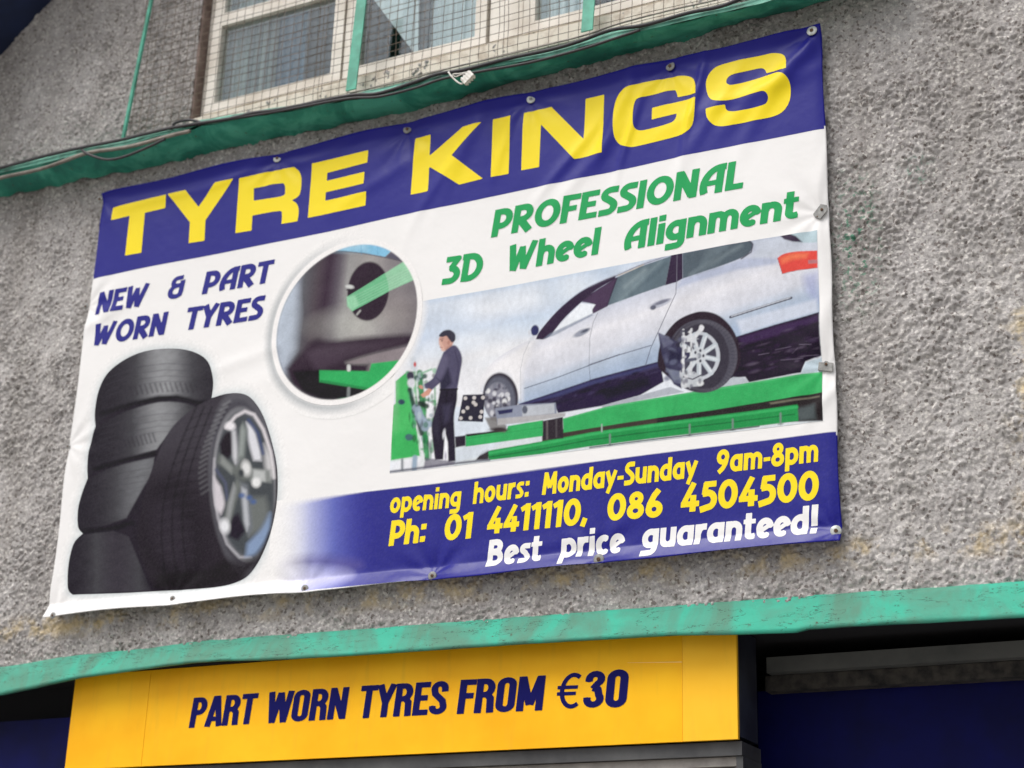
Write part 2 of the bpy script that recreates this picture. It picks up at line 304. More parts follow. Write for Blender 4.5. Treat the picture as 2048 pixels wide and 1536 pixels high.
def blur(a, s):
    fz = np.fft.fftfreq(a.shape[0])[:, None]; fx = np.fft.fftfreq(a.shape[1])[None, :]
    g = np.exp(-2 * (math.pi * s) ** 2 * (fz ** 2 + fx ** 2))
    r = np.real(np.fft.ifft2(np.fft.fft2(a) * g)); return (r - r.mean()) / r.std()
def wall_patch():
    st = .0042; xs = np.arange(-5.7, -.3, st); zs = np.arange(2.768, 5.95, st)
    nz, nx = len(zs), len(xs)
    a = blur(RNG.standard_normal((nz, nx)), .8); b = blur(RNG.standard_normal((nz, nx)), 2.0); c = blur(RNG.standard_normal((nz, nx)), 8); d = blur(RNG.standard_normal((nz, nx)), 45)
    H = np.zeros(nz * nx); n = int(nz * nx * st * st / .000150)        # thrown grains, each a small lump
    gi = RNG.uniform(4, nx - 5, n); gj = RNG.uniform(4, nz - 5, n); rad = RNG.uniform(1.0, 2.35, n); asp = RNG.uniform(.7, 1.25, n); hgt = RNG.uniform(.35, 1, n) * (rad / 2.3) ** .7
    kg = 1 + .35 * c[gj.astype(int), gi.astype(int)]; hgt = hgt * np.clip(kg, .25, 1.6); tl = RNG.uniform(-.5, .5, n)
    i0 = gi.astype(int); j0 = gj.astype(int)
    for dj in range(-3, 4):
        for di in range(-3, 4):
            ii = i0 + di; jj = j0 + dj; ux = (ii - gi) / (rad * asp); uz = (jj - gj) / rad * asp; uz = uz + tl * ux; q = 1 - ux * ux - uz * uz
            m = q > 0; np.maximum.at(H, (jj * nx + ii)[m], hgt[m] * q[m] ** .6)
    H = H.reshape(nz, nx)
    y = -(H * .0098 + a * .0007 + b * .0007 + c * .0012 + d * .003)
    X, Z = np.meshgrid(xs, zs)
    X = X + RNG.uniform(-.0008, .0008, X.shape); Z = Z + RNG.uniform(-.0008, .0008, Z.shape)
    V = np.stack([X, y, Z], -1).reshape(-1, 3)
    i = np.arange((nz - 1) * (nx - 1)); r, q = i // (nx - 1), i % (nx - 1)
    cx, cz = xs[q] + st / 2, zs[r] + st / 2
    keep = ~((cx > BX0 + .06) & (cx < BX1 - .06) & (cz > BZ0 + .06) & (cz < BZ1 - .06))
    keep &= ~((cx > WX0 - .012) & (cx < WX1) & (cz > WZ0 - .03) & (cz < WZ1))
    keep &= ~((cz > 5.35) & (cx > WX1 + .01))
    r, q = r[keep], q[keep]; k = r * nx + q
    F = np.stack([k, k + 1, k + nx + 1, k + nx], 1)
    used = np.unique(F); mp = np.full(len(V), -1); mp[used] = np.arange(len(used))
    np_mesh('wall', V[used], mp[F], M_WALL, bld)
wall_patch()
bm = bmesh.new()      # the wall beyond the close-up, returns and core
box(bm, -9, -6.09, 0, .3, 0, 8); box(bm, .34, 5, 0, .3, 0, 8); box(bm, -6.09, .34, 0, .3, WZ1, 8); box(bm, -6.09, -5.695, .001, .3, 2.75, WZ1); box(bm, -.31, .34, .001, .3, 2.75, WZ1); box(bm, -5.695, WX0 - .012, .002, .3, 5.94, WZ1); box(bm, WX1, -.31, .002, .3, 5.345, WZ1)
box(bm, BX0 + .0, BX1 - .0, .012, .05, BZ0 + .0, BZ1 - .0)
box(bm, -9, 5, 3.2, 3.4, 0, 8); box(bm, -9, -8.8, .3, 3.2, 0, 8); box(bm, 4.8, 5, .3, 3.2, 0, 8); box(bm, -8.8, 4.8, .3, 3.2, 7.8, 8)
box(bm, -8.8, 4.8, .45, 3.2, 2.86, 2.98)
o = bm_obj('wall', bm, M_WALL, bld)

# ledge below the window: pale arris, dark green splayed underside
TOPL = [(-160, 378), (0, 341), (85, 322), (171, 300), (245, 287), (342, 262), (400, 247), (506, 228), (600, 213), (700, 194), (800, 172), (893, 149), (1000, 126), (1100, 106), (1200, 77), (1342, 42), (1480, 12), (1620, -25), (1800, -70)]
BOTL = [(-160, 430), (0, 394), (85, 377), (171, 358), (245, 343), (342, 323), (400, 309), (506, 286), (600, 266), (700, 247), (800, 224), (893, 203), (1000, 172), (1100, 147), (1200, 120), (1342, 84), (1480, 46), (1620, 10), (1800, -38)]
LY = -.145
def ledge():
    top = [at(x, y, LY) for x, y in TOPL]; bot = [at(x, y, -.012) for x, y in BOTL]
    xs = np.arange(top[0][0], top[-1][0], .012)
    zt = np.interp(xs, [t[0] for t in top], [t[1] for t in top]); zb = np.interp(xs, [t[0] for t in bot], [t[1] for t in bot])
    n = len(xs); zt += blur(RNG.standard_normal((1, n)), 6)[0] * .0012
    def strip(name, prof, m, rough):
        V = []; k = len(prof)
        nn = [blur(RNG.standard_normal((1, n)), 2.2)[0] * rough for _ in range(k)]
        for i in range(n):
            for j, (yy, zz) in enumerate(prof):
                V.append((xs[i], yy - abs(nn[j][i]) * .6, (zt[i] + zz if zz > -.5 else zb[i] + (zz + 1)) + nn[j][i]))
        F = [(i * k + j, i * k + j + 1, (i + 1) * k + j + 1, (i + 1) * k + j) for i in range(n - 1) for j in range(k - 1)]
        return np_mesh(name, np.array(V), np.array(F), m, ob, smooth=False)
    ob = empty('ledge', (float(xs[n // 2]), 0, 4.8)); ob.parent = bld; ob.matrix_parent_inverse = Matrix.Translation(-world_loc(bld))
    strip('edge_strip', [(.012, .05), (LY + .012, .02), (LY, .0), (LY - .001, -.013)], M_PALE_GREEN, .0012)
    # splayed underside in several rows so that it can be lumpy
    V = []; rows = 9; rn = [blur(RNG.standard_normal((1, n)), 1.6)[0] for _ in range(rows)]; rn2 = blur(RNG.standard_normal((1, n)), 14)[0]
    for i in range(n):
        for j in range(rows):
            t = j / (rows - 1)
            yy = (LY + .002) * (1 - t) + (-.006) * t; zz = (zt[i] - .013) * (1 - t) + zb[i] * t
            bulge = math.sin(math.pi * t) * .016
            V.append((xs[i], yy - bulge * .6 - rn[j][i] * .0016, zz - bulge * .6 + rn[j][i] * .0014 + (rn2[i] * .001 + rn[j][i] * .0022) * (t > .95)))
    F = [(i * rows + j, i * rows + j + 1, (i + 1) * rows + j + 1, (i + 1) * rows + j) for i in range(n - 1) for j in range(rows - 1)]
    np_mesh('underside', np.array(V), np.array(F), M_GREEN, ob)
    return ob
ledge()

# turquoise fascia under the roughcast
FY = -.055
TOPF = [(-200, 1353), (0, 1336), (137, 1314), (273, 1300), (410, 1282), (700, 1261.5), (1042, 1235.5), (1348, 1213), (1587, 1194), (2048, 1165), (2250, 1150)]
BOTF = [(-200, 1412), (0, 1389), (80, 1372), (154, 1355), (230, 1345), (308, 1334), (380, 1325), (444, 1321), (520, 1320), (700, 1310.5), (1042, 1287), (1348, 1269.6), (1471, 1268), (1590, 1264), (1612, 1258), (1700, 1252), (1860, 1244), (2048, 1233.7), (2250, 1222)]
def fascia():
    top = [at(x, y, -.006) for x, y in TOPF]; bot = [at(x, y, FY) for x, y in BOTF]
    xs = np.arange(bot[0][0], bot[-1][0], .012); n = len(xs)
    zt = np.interp(xs, [t[0] for t in top], [t[1] for t in top]); zb = np.interp(xs, [t[0] for t in bot], [t[1] for t in bot])
    e = blur(RNG.standard_normal((1, n)), 2)[0] * .0009; e2 = blur(RNG.standard_normal((1, n)), 2.5)[0] * .0009
    rows = 8; rn = [blur(RNG.standard_normal((1, n)), 3)[0] for _ in range(rows)]
    V = []
    for i in range(n):
        col = [(.02, zt[i] + .012)]
        for j in range(rows):
            t = j / (rows - 1)
            yy = -.012 * (1 - t) + FY * min(1, t * 1.0) + .0
            zz = zt[i] * (1 - t) + zb[i] * t + (e[i] if j == 0 else 0) + (e2[i] if j == rows - 1 else 0)
            col.append((yy - rn[j][i] * .0012, zz))
        col += [(FY + .028, zb[i] + .003), (FY + .03, zb[i] + .05)]
        V += [(xs[i], a, b) for a, b in col]
    k = rows + 3
    F = [(i * k + j, i * k + j + 1, (i + 1) * k + j + 1, (i + 1) * k + j) for i in range(n - 1) for j in range(k - 1)]
    np_mesh('fascia', np.array(V), np.array(F), M_TURQ, bld)
fascia()

# shopfront recess below the fascia
SY = .03
sx0, sx1 = float(at(140, 1450, SY)[0]), float(at(1475, 1400, SY)[0])
sz0 = float(at(1477, 1478, SY)[1]); 
bm = bmesh.new(); box(bm, -6.6, .9, .022, .62, 2.742, 2.86); bm_obj('soffit', bm, M_BLACKISH, bld)
RY = .46
bm = bmesh.new()
zb_ = lambda x, y, d: float(at(x, y, d)[1])
bz1, bz0 = zb_(1800, 1297, .30), zb_(1800, 1329, .30)
box(bm, float(at(1533, 1330, .30)[0]), .9, .30, .40, bz0, bz1); bm_obj('beam', bm, M_BEAM, bld, bevel=.004)
bm = bmesh.new(); box(bm, float(at(1530, 1350, .34)[0]), .9, .34, .47, zb_(1800, 1367, .34), bz0 - .002); bm_obj('lintel', bm, M_SOOT, bld)
# rolled shutter: slats with real relief
def shutter(x0, x1, y, ztop, zbot, name):
    root = empty(name, ((x0 + x1) / 2, y, zbot)); root.parent = bld; root.matrix_parent_inverse = Matrix.Translation(-world_loc(bld))
    tag(root, None)
    h = .42; z = ztop
    me = None
    while z - h > zbot - h:
        bm = bmesh.new(); box(bm, x0, x1, y, y + .02, z - h + .003, z)
        ob = bm_obj('panel', bm, M_NAVY, root); z -= h
    return root
shutter(float(at(1516, 1450, .40)[0]), .9, .40, zb_(1800, 1366, .40), .05, 'shutter')
shutter(-6.6, sx0 - .03, .10, zb_(60, 1440, .10), .05, 'shutter')
bm = bmesh.new(); box(bm, -6.6, sx0 - .03, .22, .30, zb_(60, 1440, .10) - .1, 2.742); bm_obj('lintel', bm, M_BLACKISH, bld)
# jambs and back closing the recess
bm = bmesh.new(); box(bm, -6.6, .9, .60, .66, 0, 2.742); bm_obj('back_wall', bm, M_BLACKISH, bld)
bm = bmesh.new(); box(bm, -9, -6.6, -.0, .62, 0, 2.78); bm_obj('pier', bm, M_WALL, bld); bm = bmesh.new(); box(bm, .9, 5, -.0, .62, 0, 2.78); bm_obj('pier', bm, M_WALL, bld)
# door frame under the yellow sign
FRY = .05
fx0 = sx0 - .0; fx1 = float(at(1513, 1500, .22)[0]) + .0
door = empty('door_frame', ((sx0 + sx1) / 2, .1, 0)); door.parent = bld; door.matrix_parent_inverse = Matrix.Translation(-world_loc(bld))
bm = bmesh.new(); box(bm, sx0, sx1 + .004, FRY, .22, sz0 - .044, sz0 - .003); bm_obj('top_rail', bm, M_FRAME, door, bevel=.003)
bm = bmesh.new(); box(bm, sx0 + .02, sx1 - .018, FRY + .022, .2, sz0 - .072, sz0 - .045); bm_obj('rail_bead', bm, M_FRAMEL, door, bevel=.003)
bm = bmesh.new(); box(bm, sx0 + .02, sx1 - .02, FRY + .05, .2, sz0 - .18, sz0 - .073); bm_obj('transom', bm, M_FRAME, door, bevel=.003)
bm = bmesh.new(); box(bm, sx1 - .017, sx1 + .004, FRY + .008, .225, .02, sz0 - .045); bm_obj('post', bm, M_FRAME, door, bevel=.002); bm = bmesh.new(); box(bm, sx0, sx0 + .019, FRY + .008, .22, .02, sz0 - .045); bm_obj('post', bm, M_FRAME, door, bevel=.002)
bm = bmesh.new(); box(bm, sx1 - .031, sx1 - .0175, FRY + .03, .12, .02, sz0 - .075); bm_obj('post_bead', bm, M_FRAMEL, door, bevel=.002)
bm = bmesh.new(); box(bm, sx0 + .02, sx1 - .03, .13, .14, .1, sz0 - .19); bm_obj('door_pane', bm, mat('dark_door_glass', L4((24, 26, 30)), .1, spec=.6), door)

# sloping dark blue verge overhang at the upper left
a0, a1 = P(-10, 118), P(112, -10)
dv = (a1 - a0).normalized(); nrm = Vector((-dv.z, 0, dv.x))
if nrm.x > 0: nrm = -nrm
bm = bmesh.new(); pr = []
for yy in (.02, -.42):
    for s, u in ((-1.2, 0), (1.3, 0), (1.3, .2), (-1.2, .2)):
        q = a0 + dv * s + nrm * u; pr.append(bm.verts.new((q.x, yy, q.z)))
for f in ((3, 2, 1, 0), (4, 5, 6, 7), (0, 1, 5, 4), (1, 2, 6, 5), (2, 3, 7, 6), (3, 0, 4, 7)): bm.faces.new([pr[i] for i in f])
bmesh.ops.recalc_face_normals(bm, faces=bm.faces)
bm_obj('roof_overhang', bm, M_EAVE, bld)

# ------------------------------------------------------------------ the window
win = empty('window', ((WX0 + WX1) / 2, WY, WZ0)); win.parent = bld; win.matrix_parent_inverse = Matrix.Translation(-world_loc(bld))
bm = bmesh.new(); box(bm, WX0 - .016, WX0 - .002, .004, WY + .06, WZ0 - .03, WZ1); bm_obj('reveal', bm, M_REVEAL, win)
# sill of two steps
zs0 = float(at(893, 146, .01)[1])
bm = bmesh.new(); box(bm, WX0 - .002, WX1, -.012, WY + .05, WZ0 - .10, WZ0 - .030); bm_obj('sill', bm, M_SILL, win, bevel=.004)
bm = bmesh.new(); box(bm, WX0 - .001, WX1, .03, WY + .05, WZ0 - .028, WZ0 - .001); bm_obj('sill', bm, M_PVC, win, bevel=.004)
gx = lambda px, py: float(at(px, py, WY)[0]); gz = lambda px, py: float(at(px, py, WY)[1])
def rect_ring(bm, x0, x1, z0, z1, w, y0, y1, wb=None, wt=None):
    wb = wb or w; wt = wt or w
    box(bm, x0, x0 + w, y0, y1, z0, z1); box(bm, x1 - w, x1, y0, y1, z0, z1)
    box(bm, x0 + w, x1 - w, y0 + .001, y1, z0, z0 + wb); box(bm, x0 + w, x1 - w, y0 + .001, y1, z1 - wt, z1)
xL0 = gx(431, 208); xL1 = gx(665, 154); xM0 = gx(717, 141); xM1 = gx(954, 84); xR0 = gx(1072, 52); xR1 = xR0 + .93
zP0 = gz(431, 208); zT = gz(445, 55)
bays = [(xL0, xL1), (xM0, xM1), (xR0, xR1)]
# outer frame and mullions
bm = bmesh.new(); box(bm, WX0, WX0 + .03, WY, WY + .06, WZ0, WZ1); box(bm, WX0 + .03, WX1, WY + .001, WY + .06, WZ0, WZ0 + .022); bm_obj('frame', bm, M_PVC, win, bevel=.003)
mids = [((xL1 + xM0) / 2), ((xM1 + xR0) / 2)]
bm = bmesh.new(); box(bm, mids[0] - .012, mids[0] + .012, WY - .003, WY + .06, WZ0 + .02, WZ1); bm_obj('mullion', bm, M_PVC, win, bevel=.003)
bm = bmesh.new(); box(bm, xM1 + .055, xR0 - .055, WY - .003, WY + .06, WZ0 + .02, WZ1); bm_obj('mullion', bm, M_PVC, win, bevel=.003)
for bi, (x0, x1) in enumerate(bays):
    wl = .048
    hasT = bi == 0
    ztop = zT if hasT else WZ1
    bm = bmesh.new(); rect_ring(bm, x0 - wl, x1 + wl * .9, zP0 - .045, (ztop + .03) if hasT else WZ1, wl, WY - .012, WY + .04, .045, .03)
    f = bm_obj('casement', bm, M_PVC, win, bevel=.004)
    bm = bmesh.new(); box(bm, x0 - .002, x1 + .002, WY + .010, WY + .016, zP0 - .002, (zT if hasT else WZ1 - .03) + .002); bm_obj('pane', bm, M_GLASS, win)
    if hasT:
        bm = bmesh.new(); rect_ring(bm, x0 - wl, x1 + wl * .9, zT + .034, WZ1, wl, WY - .006, WY + .04, .03, .03); bm_obj('casement', bm, M_PVC, win, bevel=.004)
        bm = bmesh.new(); box(bm, x0 - .002, x1 + .002, WY + .010, WY + .016, zT + .06, WZ1 - .03); bm_obj('pane', bm, M_GLASS, win)
# room behind
bm = bmesh.new(); RX0, RX1 = WX0 - .3, WX1 + .4
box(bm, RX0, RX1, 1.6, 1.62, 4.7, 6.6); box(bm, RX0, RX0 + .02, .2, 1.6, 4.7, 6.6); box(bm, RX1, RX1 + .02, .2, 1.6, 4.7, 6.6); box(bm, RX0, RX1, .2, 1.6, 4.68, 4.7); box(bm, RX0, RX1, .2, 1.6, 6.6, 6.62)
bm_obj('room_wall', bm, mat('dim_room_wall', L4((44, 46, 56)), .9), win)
def curtain(name, x0, x1, y, amp, m, folds, label, cat, z0=None, z1=None):
    n = 120; V = []; z0 = z0 or WZ0 + .03; z1 = z1 or WZ1 + .1
    for i in range(n):
        t = i / (n - 1); yy = y + amp * math.sin(t * folds * 6.283 + .7 * math.sin(t * 9)) + amp * .4 * math.sin(t * folds * 14)
        for k in range(2): V.append((x0 + (x1 - x0) * t + .004 * math.sin(k * 2 + t * 40), yy, z0 + (z1 - z0) * k))
    F = [(2 * i, 2 * i + 2, 2 * i + 3, 2 * i + 1) for i in range(n - 1)]
    o = np_mesh(name, np.array(V), np.array(F), m); tag(o, label, cat); return o
M_CUR1, _ = noisy(mat('grey_green_curtain', L4((138, 146, 142)), .9), [L4((112, 122, 122)), L4((160, 168, 162))], 3, 4, stretch=(6, 6, .3))
M_CUR2, _ = noisy(mat('blue_curtain', L4((66, 92, 116)), .9), [L4((60, 90, 120)), L4((100, 130, 156))], 3, 4, stretch=(6, 6, .3))
M_NET, _ = noisy(mat('white_net_curtain', L4((206, 214, 216)), .9), [L4((206, 214, 218)), L4((236, 240, 242))], 3, 4, stretch=(8, 8, .3))
curtain('curtain', xL0 - .04, gx(532, 100), WY + .07, .012, M_CUR1, 6, 'pale grey green curtain hanging behind the left window pane', 'curtain')
curtain('curtain', gx(526, 100), gx(580, 100), WY + .10, .014, M_CUR2, 3, 'narrow blue curtain beside the pale one behind the left pane', 'curtain')
curtain('curtain', gx(838, 100), xM1 + .05, WY + .06, .010, M_NET, 9, 'white net curtain behind the right half of the middle pane', 'curtain')
curtain('curtain', xR0 - .04, gx(1160, 40), WY + .06, .010, M_NET, 5, 'white net curtain behind the right pane near the flat green bar', 'curtain')
# diagonal pale blind drooping from the top left of the middle bay, and the dark post behind
q = [P(748, 0, WY + .045), P(829, 107, WY + .045), P(836, 107, WY + .045), P(838, -60, WY + .045), P(720, -60, WY + .045)]
bm = bmesh.new(); bm.faces.new([bm.verts.new(v) for v in q]); r = bmesh.ops.extrude_face_region(bm, geom=bm.faces[:]); bmesh.ops.translate(bm, vec=(0, .01, 0), verts=[v for v in r['geom'] if isinstance(v, bmesh.types.BMVert)]); bmesh.ops.recalc_face_normals(bm, faces=bm.faces)
tag(bm_obj('blind', bm, M_NET), 'white blind hanging askew with a diagonal edge behind the middle pane', 'blind')
bm = bmesh.new(); v0, v1 = P(840, 110, WY + .035), P(856, -60, WY + .035); box(bm, v0.x, v0.x + .034, WY + .03, WY + .04, WZ0 + .02, WZ1); bm_obj('inner_post', bm, mat('dark_blue_post', L4((22, 26, 38)), .6), win)

# ================================================================== window guard
guard = empty('window_guard', (float(at(725, 100, -.05)[0]), -.05, 4.9))
tag(guard, 'rusty wire mesh guard with green steel bars over the upstairs window', 'window guard')
GY = -.055
gx0 = float(at(272, 150, GY)[0]); gx1 = float(at(1500, 20, GY)[0]) + .1
zlo = lambda x: float(np.interp(x, [float(at(a, b, LY)[0]) for a, b in TOPL], [float(at(a, b, LY)[1]) for a, b in TOPL])) + .045
def strut(name, pts, r, flat=None):
    bm = bmesh.new()
    if flat:
        a, b = pts; box(bm, -flat / 2, flat / 2, -.003, .003, 0, 1)
        d = b - a
        for v in bm.verts: v.co = a + d * v.co.z + Vector((v.co.x, v.co.y, 0))
    else: tube(bm, pts, r, 8)
    return bm_obj(name, bm, M_BAR, guard)
strut('bar', [P(244, 288, GY - .02), P(304, -6, GY - .02), P(312, -60, GY - .02)], .0085)
strut('bar', [P(702, 180, GY - .015), P(727, -30, GY - .015)], None, .045)
strut('bar', [P(1174, 62, GY - .015), P(1182, -50, GY - .015)], None, .045)
# wires share one unit mesh each, with slack variants
def wire_mesh(vertical, k):
    bm = bmesh.new(); rnd = random.Random(k); pts = []
    for i in range(13):
        t = i / 12; j = (rnd.uniform(-1, 1) * .0016, rnd.uniform(-1, 1) * .001)
        pts.append((j[0], (-.0022 if i % 2 else .0022) + j[1], t) if vertical else (t, (.0022 if i % 2 else -.0022) + j[1], j[0] * 1.2))
    tube(bm, pts, .0012, 5, False)
    me = bpy.data.meshes.new('wire'); bm.to_mesh(me); bm.free(); me.materials.append(M_WIRE); return me
VM = [wire_mesh(True, k) for k in range(4)]; HM = [wire_mesh(False, k + 9) for k in range(4)]
def wire(me, loc, sc3, rot):
    o = bpy.data.objects.new('wire', me); COL.objects.link(o); o.parent = guard; o.matrix_parent_inverse = Matrix.Translation(-Vector(guard.location))
    o.location = loc; o.scale = sc3; o.rotation_euler = rot
ZT = 6.05; x = gx0 + .012; k = 0
while x < gx1:
    z0 = zlo(x) - .03; wire(VM[k % 4], (x + random.uniform(-.002, .002), GY + random.uniform(-.003, .003), z0), (1, 1, ZT - z0), (0, random.uniform(-.009, .009), 0)); x += .0405; k += 1
z = zlo(gx0) - .005; k = 0
while z < ZT:
    wire(HM[k % 4], (gx0, GY + .0025, z + random.uniform(-.002, .002)), (gx1 - gx0, 1, 1), (0, random.uniform(.001, .006), 0)); z += .0345; k += 1
for px in (640, 820, 1005):    # a second, slack strand lies against some wires
    p = P(px, 150, GY); wire(VM[px % 4], (p.x, GY - .002, zlo(p.x) - .02), (1, 1, 1.0), (0, random.uniform(-.03, .03), 0))

# ================================================================== cables on the ledge
def cable(pts, r, m, label, n=8):
    c = crom([P(x, y, d) for x, y, d in pts], 6)
    bm = bmesh.new(); tube(bm, c, r, 8); o = bm_obj('cable', bm, m, smooth=True); tag(o, label, 'cable', 'cables along the upper ledge'); return o
cy = LY - .008
cable([(-120, 366, cy), (0, 336, cy), (85, 313, cy), (164, 295, cy), (236, 281, cy), (290, 268, cy), (342, 256, cy), (403, 246, cy), (461, 237, cy), (506, 226, cy), (547, 221, cy), (600, 211, cy), (700, 191, cy), (756, 187, cy), (824, 166, cy), (876, 148, cy), (927, 140, cy), (1012, 118, cy), (1102, 99, cy), (1160, 82, cy), (1222, 60, cy), (1290, 50, cy), (1376, 26, cy), (1444, 12, cy), (1500, -10, cy), (1600, -40, cy)], .0068, M_CABLE, 'long black cable running the whole length of the green ledge')
cable([(-120, 388, cy - .004), (0, 356, cy - .004), (85, 337, cy - .004), (171, 307, cy - .004), (236, 297, cy - .004), (273, 290, cy - .004), (342, 271, cy - .004), (380, 262, cy - .004)], .0075, M_CABLE2, 'beige grey cable drooping along the left end of the ledge')
cable([(164, 300, cy - .012), (178, 309, cy - .014), (212, 319, cy - .014), (246, 314, cy - .014), (290, 297, cy - .012), (330, 278, cy - .01)], .0055, M_CABLE, 'short black cable sagging below the foot of the thin green bar')
cable([(343, 258, cy + .01), (350, 246, cy + .01), (375, 240, cy + .01), (400, 244, cy + .01), (398, 252, cy + .01)], .0055, M_CABLE, 'black cable end looped at the corner of the window sill')
cable([(460, 238, cy), (560, 222, cy), (660, 203, cy - .01), (708, 196, cy - .012), (760, 193, cy - .012), (830, 176, cy - .012), (884, 158, cy - .01), (960, 143, cy - .01), (1060, 125, cy - .01), (1164, 98, cy - .006), (1220, 80, cy - .006), (1280, 60, cy - .004)], .005, M_CABLE, 'thin black cable under the long one between the two flat green bars')
cable([(700, 186, cy + .012), (800, 163, cy + .012), (893, 138, cy + .012), (1000, 113, cy + .012), (1068, 96, cy + .012), (1164, 72, cy + .012), (1239, 47, cy + .012), (1342, 20, cy + .012), (1427, 1, cy + .012), (1500, -20, cy + .012)], .0032, M_CABLE2, 'thin pale grey cable pulled straight along the foot of the wire mesh')
con = empty('cable_connector', P(932, 158, cy - .02)); tag(con, 'small white ribbed connector block dangling on white wires over the green ledge', 'connector')
cb = lambda x, y: (860 + x / 14.63, 100 + y / 14.63)
bm = bmesh.new(); tube(bm, crom([P(*cb(x, y), cy - .018) for x, y in ((540, 640), (620, 760), (760, 900), (900, 990), (960, 970))], 5), .0032, 6); bm_obj('wire', bm, M_WHITEWIRE, con, True)
bm = bmesh.new(); tube(bm, crom([P(*cb(x, y), cy - .018) for x, y in ((650, 760), (700, 700), (860, 690), (1080, 650), (1150, 680))], 5), .0022, 6); bm_obj('wire', bm, M_WHITEWIRE, con, True)
bm = bmesh.new(); tube(bm, crom([P(*cb(x, y), cy - .016) for x, y in ((660, 740), (760, 780), (900, 720), (1060, 680), (1150, 690))], 5), .0022, 6); bm_obj('wire', bm, M_WHITEWIRE, con, True)
ctr = P(*cb(1110, 820), cy - .026); ax = (P(*cb(1240, 680), cy - .026) - P(*cb(960, 960), cy - .026)).normalized(); bx_ = Vector((ax.z, 0, -ax.x)); up = Vector((0, -1, 0))
bm = bmesh.new()
def obox(bm, c, hx, hy, hz):
    v = [bm.verts.new(c + ax * sx_ * hx + bx_ * sy_ * hy + up * sz_ * hz) for sz_ in (-1, 1) for sx_, sy_ in ((-1, -1), (1, -1), (1, 1), (-1, 1))]
    for f in ((3, 2, 1, 0), (4, 5, 6, 7), (0, 1, 5, 4), (1, 2, 6, 5), (2, 3, 7, 6), (3, 0, 4, 7)): bm.faces.new([v[i] for i in f])
obox(bm, ctr, .024, .014, .008); bmesh.ops.recalc_face_normals(bm, faces=bm.faces); bm_obj('block', bm, M_WHITEWIRE, con, bevel=.002)
for i in range(4):
    bm = bmesh.new(); obox(bm, ctr + ax * (-.016 + .011 * i), .0032, .0155, .011); bmesh.ops.recalc_face_normals(bm, faces=bm.faces); bm_obj('rib', bm, M_WHITEWIRE, con, bevel=.0012)

# ================================================================== BANNER
ban = empty('banner', ((BX0 + BX1) / 2, Y_B, BZ0)); tag(ban, 'large blue and white printed vinyl banner headed TYRE KINGS, screwed to the grey wall', 'banner')
BC = [P(205, 388, Y_B), P(1643, 52, Y_B), P(1684, 1085, Y_B), P(95, 1238, Y_B)]
FIX_TOP = [(200, 397), (555, 317), (815, 259), (1062, 199), (1341, 133), (1624, 62)]
FIX_BOT = [(105, 1232), (345, 1196), (610, 1178), (865, 1152), (1198, 1118), (1672, 1062)]
fx_top = [float(at(*p, Y_B)[0]) for p in FIX_TOP]; fx_bot = [float(at(*p, Y_B)[0]) for p in FIX_BOT]
FIXALL = [at(*p, Y_B) for p in FIX_TOP + FIX_BOT + [(172, 612), (138, 893), (1641, 424), (1653, 733)]]
folds = []   # (x, z, angle, length, width, amp): soft creases in the vinyl
fr_ = random.Random(5)
for px, py, a, ln, wd, am in [(1590, 130, 62, .42, .030, .006), (1540, 170, 50, .35, .035, .005), (1235, 230, 78, .30, .028, .005), (1420, 240, 70, .34, .030, .004), (1260, 270, 85, .24, .016, .004),
        (1390, 205, 88, .34, .016, .004), (930, 300, 75, .30, .030, .004), (1010, 290, 84, .22, .02, .003), (1130, 330, 60, .26, .022, .004), (760, 360, 35, .3, .03, .0035), (880, 360, 68, .3, .025, .004),
        (560, 330, 12, .5, .022, .004), (350, 390, 12, .5, .02, .003), (1180, 330, 58, .3, .03, .004), (1655, 300, 90, .5, .018, .003), (1500, 190, 20, .4, .03, .003),
        (640, 720, 20, .5, .05, .003), (480, 720, 24, .35, .03, .003), (200, 640, 35, .25, .03, .005), (150, 900, -40, .2, .03, .005), (1080, 1090, 15, .5, .03, .003), (1500, 1060, 12, .6, .03, .003), (1400, 560, 60, .3, .03, .002), (1645, 640, 75, .3, .03, .004), (1660, 790, 60, .16, .02, .004)]:
    x, z = at(px, py, Y_B); folds.append((float(x), float(z), math.radians(a), ln, wd, am))
